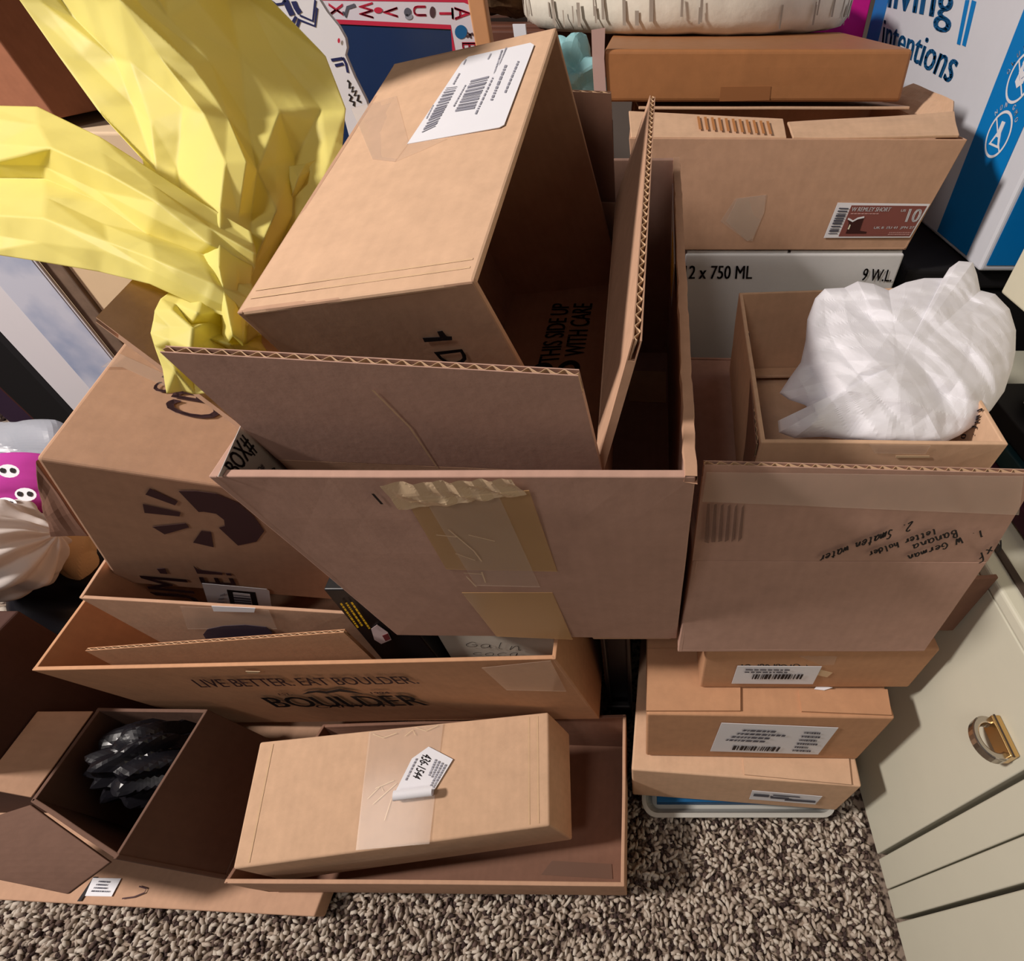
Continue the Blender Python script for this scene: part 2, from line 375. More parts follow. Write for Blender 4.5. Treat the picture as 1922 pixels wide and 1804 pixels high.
# ================================================================== cabinet on the right
CABX = .302
def cabinet():
    r = thing('storage_cabinet', 'pale grey-green cabinet with dark grooves, brass ring pull and recessed cream upper part', 'cabinet')
    Z1 = .425
    ys = [(-.30, .0565), (.060, .0862), (.0875, .1175), (.1225, .62)]
    for a, b in ys: box6('door_panel', CABX, CABX+.02, a, b, .0095, Z1, CAB, r, .0015)
    box6('carcass', CABX+.021, .78, -.3, .62, .0095, Z1-.004, CABD, r, .001)
    t = box6('top_board', CABX-.002, .78, -.3, .62, Z1+.002, Z1+.016, CAB, r, .003)
    box6('top_lip', CABX+.012, CABX+.019, -.3, .62, Z1+.0165, Z1+.0185, CABD, t, .0005)
    box6('upper_cabinet', .44, .78, -.3, .6, .531, 1.0, CREAM, r, .003)
    box6('upper_bracket', .56, .78, -.3, .6, Z1+.017, .530, CAB, r, .002)
    # ring pull: flat ring standing out of the door with a square brass front block
    c = P(1858, 1388, X=CABX-.012); bm = bmesh.new(); nn = 32; rings = []
    for i in range(nn):
        a = 2*math.pi*i/nn; d = Vector((math.cos(a)*.82, math.sin(a), 0))
        rings.append([bm.verts.new(c+d*k+Vector((0, 0, z))) for k, z in ((.0175, -.005), (.0175, .005), (.0115, .005), (.0115, -.005))])
    for i in range(nn):
        a, b = rings[i], rings[(i+1) % nn]
        for k in range(4): bm.faces.new((a[k], a[(k+1) % 4], b[(k+1) % 4], b[k]))
    bmesh.ops.recalc_face_normals(bm, faces=bm.faces)
    me = bpy.data.meshes.new('ring_pull'); bm.to_mesh(me); bm.free(); me.materials.append(STEEL)
    o = bpy.data.objects.new('ring_pull', me); COL.objects.link(o); o.parent = r
    b = o.modifiers.new('bevel', 'BEVEL'); b.width = .0012; b.segments = 2; b.limit_method = 'ANGLE'
    box6('mounting_block', CABX-.008, CABX-.0005, c.y-.016, c.y+.016, c.z-.008, c.z+.010, GOLD, o, .001)
    box6('block_groove', CABX-.0062, CABX-.0048, c.y-.0165, c.y+.0165, c.z+.0095, c.z+.0104, CABD, o, .0001)
    settle(r)
cabinet()

# ================================================================== right-hand stack
def tray():
    r = thing('plastic_tray', 'clear white plastic tray on the carpet, lowest in the stack beside the cabinet', 'tray')
    PL = mat('milky_plastic', srgb(196, 196, 190), rough=.3, alpha=.75)
    x0, x1, y0, y1, z0, z1 = .002, .258, .158, .44, .008, .030
    bm = bmesh.new(); ring = []
    def rr(x0, x1, y0, y1, z, rad):
        out = []
        for cx, cy, a0 in ((x1-rad, y1-rad, 0), (x0+rad, y1-rad, 90), (x0+rad, y0+rad, 180), (x1-rad, y0+rad, 270)):
            for k in range(7):
                a = math.radians(a0+15*k); out.append(bm.verts.new((cx+rad*math.cos(a), cy+rad*math.sin(a), z)))
        return out
    loops = [rr(x0+.012, x1-.012, y0+.012, y1-.012, z0, .012), rr(x0+.003, x1-.003, y0+.003, y1-.003, z1-.002, .018), rr(x0, x1, y0, y1, z1-.002, .02), rr(x0, x1, y0, y1, z1, .02), rr(x0+.005, x1-.005, y0+.005, y1-.005, z1, .016), rr(x0+.014, x1-.014, y0+.014, y1-.014, z0+.002, .010)]
    for a, b in zip(loops, loops[1:]):
        n = len(a)
        for i in range(n): bm.faces.new((a[i], a[(i+1) % n], b[(i+1) % n], b[i]))
    bm.faces.new(loops[0]); bm.faces.new(loops[-1]); bmesh.ops.recalc_face_normals(bm, faces=bm.faces)
    me = bpy.data.meshes.new('tray_shell'); bm.to_mesh(me); bm.free(); me.materials.append(PL)
    o = bpy.data.objects.new('tray_shell', me); COL.objects.link(o); o.parent = r
    settle(r)
    BF = mat('blue_card', srgb(16, 84, 132), rough=.5, var=.06)
    f = box6('folder_stack', .022, .240, .176, .42, .0125, .0275, BF, None, .001); tag(f, 'stack of dark blue card folders lying in the plastic tray', 'folders'); settle(f)
tray()
def lowbox():
    r = thing('shipping_carton', 'low brown carton on the plastic tray with a small address sticker', 'box', 'cartons stacked beside the cabinet')
    a = P(1187, 1492, Z=.031); b = P(1570, 1521, Z=.031); d = (b-a).normalized(); bk = Vector((-d.y, d.x, 0))*.26
    h = UP*.108; bot = [a, b, b+bk, a+bk]; top = [p+h for p in bot]
    carton_body(r, top, bot, K_LITE); pl = plane(a, b, a+h); pt = plane(*top[:3])
    # tuck flap lying on the top
    sticker(r, [(1394, 1424), (1592, 1425), (1597, 1474), (1397, 1455)], pt, K_LITE, .0028, 'top_flap', .0028)
    sticker(r, [(1412, 1482), (1543, 1493), (1530, 1508), (1406, 1498)], pl, WHITE, name='label')
    rects(r, [(1408, 1496), (1535, 1505), (1540, 1494), (1414, 1484)], pl, INKD, [(.02, .45, .25, .8), (.28, .3, .55, .6), (.5, .1, .95, .4), (.3, .75, .7, .9)], name='fine_print')
    settle(r)
    return top
lowbox()
def midbox():
    r = thing('shipping_carton', 'brown tuck-top carton with a wide white shipping label, second above the blue folders', 'box', 'cartons stacked beside the cabinet')
    a = L(.0065, .198, .142); b = L(.2585, .194, .142); bk = L(.004, .25, 0); h = L(0, 0, .128)
    bot = [a, b, b+bk, a+bk]; top = [p+h for p in bot]
    carton_body(r, top, bot, K_WARM); pl = plane(a, b, a+h); pt = plane(*top[:3])
    sticker(r, [(1216, 1220), (1389, 1218), (1389, 1336), (1213, 1336)], pt, K_WARM, .003, 'top_flap', .003)
    sticker(r, [(1498, 1296), (1664, 1296), (1672, 1344), (1504, 1337)], pt, K_WARM, .003, 'top_flap', .003)
    sticker(r, [(1532, 1290), (1561, 1294), (1545, 1299), (1526, 1297)], pt, WHITE, .0045, 'paper_scrap')
    sticker(r, [(1354, 1355), (1573, 1364), (1535, 1414), (1333, 1408)], pl, WHITE)
    barcode(r, [(1373, 1404), (1460, 1407), (1466, 1399), (1377, 1396)], pl, INK, 24, 5)
    dashes(r, [(1358, 1388), (1468, 1393), (1490, 1368), (1400, 1364)], pl, INKD, 4, 4)
    dashes(r, [(1485, 1408), (1530, 1410), (1556, 1370), (1511, 1368)], pl, INKD, 6, 9)
    settle(r)
midbox()
def topbox():
    r = thing('shipping_carton', 'flat brown carton under the flap-up carton, white barcode sticker over black marker', 'box', 'cartons stacked beside the cabinet')
    a = L(.062, .2235, .2745); b = L(.2815, .2235, .2745); bk = L(0, .22, 0); h = L(-.001, 0, .083)
    bot = [a, b, b+bk, a+bk]; top = [p+h for p in bot]
    carton_body(r, top, bot, K_WARM); pl = plane(a, b, a+h)
    sticker(r, [(1384, 1248), (1542, 1249), (1525, 1282), (1373, 1281)], pl, WHITE)
    barcode(r, [(1410, 1271), (1503, 1271), (1508, 1262), (1414, 1262)], pl, INK, 26, 8)
    dashes(r, [(1396, 1260), (1520, 1261), (1524, 1252), (1400, 1251)], pl, INKD, 2, 3)
    handwriting(r, 'nmmnm', [(1386, 1254), (1540, 1254), (1538, 1240), (1388, 1240)], (pl[0]-pl[1]*.0005, pl[1]), INK, .0013)
    sticker(r, [(1500, 1231), (1571, 1231), (1565, 1247), (1540, 1247)], pl, TAPE, .0006, 'tape')
    sticker(r, [(1540, 1256), (1562, 1262), (1552, 1270), (1534, 1266)], pl, TAPEW, .0008, 'tape_scrap')
    settle(r)
topbox()
# big carton with standing front flap
BT = [L(.039, .227, .491), L(.267, .232, .483), L(.262, .52, .486), L(.047, .52, .490)]
BB = [L(.034, .217, .3665), L(.262, .220, .3615), L(.257, .515, .3600), L(.047, .515, .3600)]
def flapbox():
    r = thing('flap_carton', 'large brown carton, scuffed front flap standing up with upside-down black handwriting', 'box')
    open_carton(r, BT, BB, K_PINK, 'nrflb')
    # closed side flaps make the shelf the small carton stands on
    m1 = (BT[0]+BT[1])/2; m2 = (BT[2]+BT[3])/2
    panel('top_flap', [BT[0]+L(.004,.006,-.001), m1+L(0,.006,-.001), m2+L(0,-.004,-.001), BT[3]+L(.004,-.004,-.001)], K_PINK, r, UP, .003)
    panel('top_flap', [m1+L(.001,.006,-.001), BT[1]+L(-.004,.006,-.001), BT[2]+L(-.004,-.004,-.001), m2+L(.001,-.004,-.001)], K_PINK, r, UP, .003)
    a = P(1322, 873, Y=.2275); b = P(1952, 890, Y=.2325)
    q = [BT[0]+L(0, 0, .0005), BT[1]+L(0, 0, .0005), b, a]
    f = panel('front_flap', q, K_PINK, r, L(0, -1, 0), .0045, bulge=.002, flute=2)
    f['label'] = 'scuffed flap with tape and upside-down handwriting'
    pl = plane(q[0]+L(0,-.0018,0), q[1]+L(0,-.0018,0), q[2]+L(0,-.0018,0))
    sticker(f, [(1326, 885), (1920, 893), (1911, 965), (1318, 940)], pl, TAPE, .0009, 'tape')
    mk_ = mat('scuff_dirt', srgb(110, 84, 76), rough=.9, alpha=.35)
    for i in range(6): sticker(f, [(1327+i*13, 945+i*1.5), (1332+i*13, 945), (1330+i*12.4, 1018-i*2), (1322+i*12.6, 1016)], pl, mk_, .0008, 'scuff_mark')
    sc = zoomq
    Z5 = lambda p: zoomq(p, 1280, 960, .334)
    handwriting(f, '2. Smaten water', Z5([(1300, 50), (770, 250), (762, 288), (1285, 102)]), pl, INK, .0013, 2)
    handwriting(f, 'letter holder', Z5([(1425, 92), (1040, 225), (1050, 254), (1430, 122)]), pl, INK, .0013, 4)
    handwriting(f, 'Banana', Z5([(1545, 95), (1290, 184), (1292, 216), (1555, 132)]), pl, INK, .0013, 5)
    handwriting(f, '1. W German', Z5([(1690, 95), (1262, 246), (1266, 276), (1700, 130)]), pl, INK, .0013, 6)
    handwriting(f, 'FxF', Z5([(1800, 150), (1640, 250), (1660, 290), (1800, 205)]), pl, INK, .0013, 7)
    settle(r)
flapbox()
def wedge():
    q = [P(1762, 1216, Y=.2415), P(1770, 1206, Y=.2415)]
    o = panel('cardboard_sheet', [L(.2755, .2415, .36), L(.2985, .2415, .36), L(.2985, .2415, .448), L(.2755, .2415, .445)], K_DARK, None, L(0, -1, 0), .004)
    tag(o, 'narrow brown cardboard sheet wedged between the flap-up carton and the cabinet', 'cardboard'); settle(o)
wedge()
# small open carton with white tissue on top
def smallbox():
    r = thing('small_open_carton', 'small open brown carton on the flap-up carton, stuffed with white tissue', 'box')
    z = .5735
    rim = [P(1428, 830, Z=.58), P(1893, 834, Z=.58), L(.274, .497, .583), P(1387, 549, Z=.583)]
    bot = [L(rim[0].x-.001, rim[0].y+.002, .4925), L(rim[1].x-.002, rim[1].y+.002, .4925), L(.271, .492, .4925), L(rim[3].x+.002, .487, .4925)]
    w = open_carton(r, rim, bot, K_LITE, 'nrflb', .0035)
    o = rim[0]; d = (rim[3]-rim[0])
    f = panel('folded_side_flap', [bot[0]+L(-.0015, .003, .006), bot[3]+L(-.0015, -.06, .006), rim[3]+L(-.0025, -.07, -.004), rim[0]+L(-.0025, .003, -.004)], K_DARK, r, L(-1, 0, 0), .003, flute=2)
    # inside flap low on the far wall
    panel('inner_flap', [bot[3]+L(.006, -.006, .006), bot[2]+L(-.006, -.006, .006), bot[2]+L(-.006, -.030, .012), bot[3]+L(.006, -.030, .012)], K_LITE, r, UP, .003)
    pr = plane(rim[1]+L(-.004,0,0), rim[2]+L(-.004,0,0), bot[1]+L(-.004,0,0))
    handwriting(r, 'iml.', [(1848, 760), (1828, 826), (1808, 822), (1828, 772)], pr, INK, .0012, 3)
    handwriting(r, 'nsRo', [(1830, 778), (1812, 826), (1800, 822), (1815, 790)], pr, INK, .0011, 8)
    pn = plane(rim[0], rim[1], bot[0]); sticker(r, [(1680, 853), (1743, 853), (1743, 857), (1680, 857)], pn, TAPEW, .0016, 'torn_paper')
    sticker(r, [(1630, 832), (1745, 834), (1735, 850), (1640, 848)], pn, TAPE, .0015, 'tape')
    settle(r)
smallbox()
WT = mat('white_tissue', srgb(246, 246, 252), rough=.6, spec=.2, trans=.25)
def white_tissue():
    out = [(1463, 738), (1480, 712), (1503, 680), (1512, 640), (1515, 600), (1530, 560), (1548, 542), (1585, 540), (1610, 528), (1640, 533), (1668, 545), (1700, 530), (1735, 522), (1770, 522), (1782, 503), (1800, 490), (1826, 492), (1834, 515), (1840, 545), (1868, 552), (1895, 580), (1907, 620), (1906, 660), (1900, 690), (1885, 735), (1860, 770), (1830, 798), (1800, 818), (1770, 832), (1720, 836), (1660, 834), (1600, 826), (1545, 820), (1490, 822), (1462, 812), (1460, 790), (1490, 780), (1530, 775), (1510, 760), (1480, 750)]
    n = len(out); sub = 6; ring = []
    for i in range(n):
        a, b = out[i], out[(i+1) % n]
        for k in range(sub): ring.append((a[0]+(b[0]-a[0])*k/sub, a[1]+(b[1]-a[1])*k/sub))
    M = len(ring); NR = 70; cxx, cyy = 1690, 680; V, F = [], []
    def pt(x, y, r, back):
        dome = math.sqrt(max(0, 1-r*r)); tb = .455-.088*((y-500)/330.)
        t = tb-.034*dome if not back else tb+.05*dome
        p = P(x, y, t=t); d = (p-CAM).normalized()
        if not back: p += d*((creases(p, 21, .0048, 11, 6)+creases(p, 35, .0024, 24, 5))*(1-r**10)+creases(p, 33, .0005, 60, 4)*(1-r**12))
        return p
    V.append(pt(cxx, cyy, 0, False))
    for j in range(1, NR+1):
        r = j/NR
        for x, y in ring: V.append(pt(cxx+(x-cxx)*r, cyy+(y-cyy)*r, r, False))
    for i in range(M): F.append((0, 1+(i+1) % M, 1+i))
    for j in range(NR-1):
        for i in range(M):
            a = 1+j*M+i; b = 1+j*M+(i+1) % M; F.append((a, b, b+M, a+M))
    base = 1+(NR-1)*M; prev = base
    for r in (.8, .5, .2):
        k = len(V)
        for x, y in ring: V.append(pt(cxx+(x-cxx)*r, cyy+(y-cyy)*r, r, True))
        for i in range(M): F.append((prev+i, prev+(i+1) % M, k+(i+1) % M, k+i))
        prev = k
    F.append(tuple(prev+i for i in range(M)))
    o = mk('tissue_paper', V, F, WT); tag(o, 'crumpled white tissue paper bulging out of the small open carton', 'tissue paper'); settle(o)
white_tissue()

# ================================================================== back row, right
YB = .64
def wine():
    r = thing('wine_carton', 'white wine carton printed 12 x 750 ML under the boot box', 'box')
    a = L(.056, YB, .562); b = P(1698, 479, Y=YB); b.z = .562
    top = [a, b, L(b.x, .88, .562), L(.056, .88, .562)]; bot = [L(v.x-(.006 if v.x > .1 else 0), v.y, .235) for v in top]
    carton_body(r, top, bot, WBOX); pl = plane(top[0], top[1], bot[0]); pt = plane(*top[:3])
    mid = P(1478, 470, Z=.562).x
    sticker(r, [L(a.x+.002, YB+.003, .562), L(mid-.002, YB+.003, .562), L(mid-.002, .876, .562), L(a.x+.002, .876, .562)], pt, WBOX, .003, 'top_flap', .003)
    sticker(r, [L(mid+.002, YB+.003, .562), L(b.x-.003, YB+.003, .562), L(b.x-.003, .876, .562), L(mid+.002, .876, .562)], pt, WBOX, .003, 'top_flap', .003)
    text(r, '12 x 750 ML', [(1283, 523), (1411, 523), (1413, 498), (1286, 498)], pl, INK)
    text(r, '9 W.L.', [(1615, 526), (1672, 528), (1678, 506), (1622, 503)], pl, INK)
    settle(r)
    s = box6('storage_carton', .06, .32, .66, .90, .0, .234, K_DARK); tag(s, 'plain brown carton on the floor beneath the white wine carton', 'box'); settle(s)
wine()
def bootbox():
    r = thing('boot_box', 'battered brown boot box with a maroon shoe label and torn lid flaps', 'box')
    z0 = .567
    bl = L(-.004, YB, z0); br = P(1705, 455, Y=YB); br.z = z0
    tl = L(-.012, YB-.002, .683); tr = P(1816, 262, Y=YB)
    d = L(0, .26, 0)
    bot = [bl, br, br+d, bl+d]; rim = [tl, tr, tr+d+L(-.01, 0, 0), tl+d]
    open_carton(r, rim, bot, K_MAIN, 'nrflb', .003)
    pl = plane(bl, br, tl)
    # bent front lid flap in two torn pieces, side flap at the right
    yb = .026
    c1 = P(1478, 268, Y=YB-.004); 
    panel('lid_flap', [tl+L(.002, .001, .001), P(1476, 262, Y=YB+.001)+L(0,0,.002), P(1470, 222, Y=YB+.040), P(1180, 208, Y=YB+.05)], K_LITE, r, L(0, -.3, 1), .003, jit=.0005)
    panel('lid_flap', [P(1488, 262, Y=YB+.001)+L(0,0,.002), tr+L(-.010, .001, .003), P(1792, 208, Y=YB+.042), P(1478, 228, Y=YB+.040)], K_LITE, r, L(0, -.3, 1), .003, jit=.002)
    panel('side_flap', [tr+L(-.004, .03, -.002), rim[2]+L(0, -.02, 0), P(1716, 158, Y=.86), P(1792, 192, Y=.72)], K_LITE, r, L(1, 0, .5), .003, jit=.003)
    panel('lid_flap', [tl+d+L(.004, -.004, 0), rim[2]+L(-.006, -.004, 0), L(rim[2].x-.01, .76, .693), L(tl.x+.01, .76, .693)], K_LITE, r, UP, .003)
    mk_ = mat('brown_stripe_print', srgb(176, 118, 70), rough=.8)
    ps = plane(tl+L(0, .001, .003), P(1476, 262, Y=YB+.001)+L(0,0,.004), P(1470, 222, Y=YB+.040)+L(0,0,.002))
    for i in range(11): sticker(r, [(1308+i*13, 219+i*.9), (1313+i*13, 219+i*.9), (1317+i*13.2, 243+i*.9), (1312+i*13.2, 243+i*.9)], ps, mk_, .0004, 'printed_stripe', .0002)
    for i in range(2): sticker(r, [(1380+i*4, 372), (1440-i*3, 365), (1434, 398), (1412, 452-i*5), (1402, 452), (1352+i*10, 415)], pl, TAPE, .0012+i*.0003, 'tape_scrap')
    Z = lambda p: zoomq(p, 1530, 360, .1197)
    b = sticker(r, Z([(350, 165), (1795, 185), (1480, 710), (130, 715)]), pl, WHITE, .0016, 'shoe_label'); b['label'] = 'white and maroon shoe label'
    sticker(b, Z([(565, 205), (1745, 215), (1470, 690), (360, 690)]), pl, MAROON, .0019, 'label_panel')
    o = .0022
    text(b, 'W REMLEY SHORT', Z([(553, 297), (1155, 300), (1195, 235), (578, 230)]), pl, WHITE, o)
    text(b, 'US', Z([(1328, 303), (1405, 303), (1420, 265), (1345, 265)]), pl, WHITE, o)
    text(b, '10', Z([(1395, 465), (1595, 465), (1690, 262), (1470, 255)]), pl, WHITE, o)
    text(b, 'UK 8  EU 41  JPN 27', Z([(900, 583), (1525, 580), (1550, 530), (920, 535)]), pl, WHITE, o)
    dashes(b, Z([(540, 350), (1010, 352), (1030, 318), (560, 316)]), pl, mat('faded_rose_print', srgb(196, 150, 146)), 1, 5, .9)
    dashes(b, Z([(1120, 672), (1460, 672), (1500, 615), (1160, 615)]), pl, mat('faded_rose_print_b', srgb(190, 146, 142)), 2, 6, .9)
    sticker(b, Z([(500, 420), (585, 460), (760, 395), (720, 500), (690, 600), (800, 618), (785, 645), (470, 645), (500, 570), (520, 480)]), pl, mat('dark_boot_print', srgb(58, 26, 24)), o, 'boot_picture')
    stroke(b, Z([(505, 408), (580, 450), (660, 405), (760, 385)]), pl, WHITE, .002, 'boot_cuff', o+.0003)
    sticker(b, Z([(535, 500), (548, 510), (520, 580), (500, 575)]), pl, CREAM, o+.0002, 'boot_lining')
    barcode(b, Z([(195, 650), (340, 650), (520, 245), (370, 240)]), pl, INKD, 20, 3, 'v')
    settle(r)
bootbox()
def flatbox():
    r = thing('glossy_flat_carton', 'flat glossy brown carton lying on the boot box, tape over one end', 'box')
    z0 = .6975; a = L(-.04, .759, z0); b = L(.316, .759, z0); d = L(0, .29, 0); h = L(-.002, 0, .049)
    bot = [a, b, b+d, a+d]; top = [p+h for p in bot]
    carton_body(r, top, bot, K_SMOOTH, bevel=.004); pl = plane(a, b, a+h)
    sticker(r, [(1353, 163), (1447, 162), (1444, 188), (1350, 190)], pl, mat('brown_tape_patch', srgb(150, 98, 60), rough=.5), .0006, 'tape_patch')
    sticker(r, [(1110, 56), (1136, 52), (1134, 110), (1139, 190), (1116, 188), (1112, 120)], (L(0, .7575, 0), L(0, -1, 0)), mat('pinkish_tape', srgb(206, 172, 164), rough=.3, alpha=.8), .001, 'tape_end')
    settle(r)
flatbox()
def slab():
    WS = mat('whitewashed_wood', srgb(226, 220, 206), rough=.75, var=.12, vscale=22, bump=.4, bscale=60)
    c = L(.075, 1.14, .748); R = .20; n = 96; V, F = [], []
    prof = [(0, .90), (.004, .965), (.016, 1.0), (.040, 1.01), (.058, .995), (.066, .95)]
    for z, k in prof:
        for i in range(n):
            a = 2*math.pi*i/n; rr = R*k*(1+.012*math.sin(a*9)+.02*noise.noise(Vector((math.cos(a)*4, math.sin(a)*4, z*4)))+.012*abs(math.sin(a*20)))
            V.append((c.x+1.32*rr*math.cos(a), c.y+rr*math.sin(a), c.z+z+.003*noise.noise(Vector((a*5, z, 2)))))
    for j in range(len(prof)-1):
        for i in range(n): F.append((j*n+i, j*n+(i+1) % n, (j+1)*n+(i+1) % n, (j+1)*n+i))
    F.append(tuple(range(n-1, -1, -1))); F.append(tuple((len(prof)-1)*n+i for i in range(n)))
    o = mk('whitewashed_slab', V, F, WS, smooth=True); tag(o, 'round whitewashed slab with scalloped streaked edge on the glossy flat carton', 'slab')
    mk_ = mat('grey_streak', srgb(150, 138, 126), rough=.8); rnd = random.Random(4)
    SV, SF = [], []
    for i in range(30):
        a = math.radians(rnd.uniform(195, 345)); a2 = a+rnd.uniform(.008, .022)
        z0 = rnd.uniform(.006, .02); z1 = z0+rnd.uniform(.015, .035); k = len(SV)
        for aa, zz in ((a, z0), (a2, z0), (a2, z1), (a, z1)):
            SV.append((c.x+1.32*R*1.025*math.cos(aa), c.y+R*1.025*math.sin(aa), c.z+zz))
        SF.append((k, k+1, k+2, k+3))
    mk('bark_streak', SV, SF, mk_, o)
    settle(o)
slab()
def case():
    r = thing('snack_case', 'white and blue printed case with living intentions lettering, standing on a black bin', 'box')
    X0 = .428; z0, z1 = .5405, 1.02
    body = carton_body(r, [(X0, YB, z1), (.80, YB, z1), (.80, 1.27, z1), (X0, 1.27, z1)], [(X0, YB, z0), (.80, YB, z0), (.80, 1.27, z0), (X0, 1.27, z0)], mat('white_glossy_card', srgb(214, 216, 224), rough=.4, var=.02), bevel=.004, n=4, jit=.0006)
    pl = (L(X0, 0, 0), L(-1, 0, 0)); pf = (L(0, YB, 0), L(0, -1, 0))
    def q(y0, y1, za, zb): return [L(X0, y0, za), L(X0, y1, za), L(X0, y1, zb), L(X0, y0, zb)]
    sticker(r, q(.677, .768, z0+.006, z1-.006), pl, BLUE, .0009, 'blue_band')
    sticker(r, q(1.20, 1.265, z0+.006, z1-.006), pl, BLUE, .0009, 'blue_band')
    sticker(r, [L(X0+.006, YB, z0+.008), L(.795, YB, z0+.008), L(.795, YB, z1-.006), L(X0+.006, YB, z1-.006)], pf, BLUE, .0009, 'blue_panel')
    Z = lambda p: zoomq(p, 1520, 0, .3104)
    text(r, 'intentions', Z([(438, 262), (850, 505), (935, 318), (452, 118)]), pl, TEALINK, .0012)
    text(r, 'living', Z([(462, 118), (850, 205), (905, -120), (505, -190)]), pl, TEALINK, .0012)
    sticker(r, Z([(893, 265), (912, 272), (968, 0), (945, 0)]), pl, BLUE, .0011, 'printed_bar'); sticker(r, Z([(925, 272), (945, 282), (1010, 10), (985, 0)]), pl, BLUE, .0011, 'printed_bar')
    for (px, py), kind in (((1146, 815), 0), ((1283, 470), 1)):
        c = hit(*Z([(px, py)])[0], pl); R = .0235; V, F = [], []
        for i in range(40):
            a = 2*math.pi*i/40
            for k in (R, R*.88): V.append(c+L(0, math.cos(a)*k, math.sin(a)*k)+pl[1]*.0014)
        for i in range(40): j = (i+1) % 40; F.append((2*i, 2*j, 2*j+1, 2*i+1))
        e = mk('round_badge', V, F, WHITE, r)
        P2 = lambda y, z: c+L(0, -y*R, z*R)
        if kind == 0:
            sticker(e, [P2(-.16, .55), P2(.16, .55), P2(.16, .1), P2(.5, -.5), P2(-.5, -.5), P2(-.16, .1)], pl, WHITE, .0014, 'flask_icon')
            sticker(e, [P2(-.1, -.1), P2(.1, -.1), P2(.3, -.4), P2(-.3, -.4)], pl, BLUE, .0017, 'flask_icon_core')
        else:
            for k in range(3):
                for s in (-1, 1): sticker(e, [P2(0, -.4+k*.34), P2(s*.34, -.18+k*.34), P2(s*.3, .12+k*.34), P2(0, -.12+k*.34)], pl, WHITE, .0014, 'wheat_leaf')
        stroke(e, [P2(-.75, .62), P2(.72, -.62)], pl, WHITE, .002, 'badge_slash', .0016)
        s = 'NON-GMO' if kind == 0 else 'GLUTEN-FREE'
        for i, ch in enumerate(s):
            a = math.radians(90+ (len(s)/2-.5-i)*17); d = L(0, -math.cos(a), math.sin(a)); tdir = L(0, -math.sin(a), -math.cos(a)); h = .0052
            o = c+d*R*1.13; wch = .0044
            text(e, ch, [o-tdir*wch/2, o+tdir*wch/2, o+tdir*wch/2+d*h, o-tdir*wch/2+d*h], pl, WHITE, .0014, 'badge_letter') if ch != '-' else None
    settle(r)
    b = thing('black_bin', 'black plastic storage bin under the white and blue printed case', 'bin')
    box6('bin_body', .345, .80, .655, 1.25, 0, .512, BLACKM, b, .006); box6('bin_lid', .342, .805, .65, 1.26, .513, .539, BLACKM, b, .005); settle(b)
case()

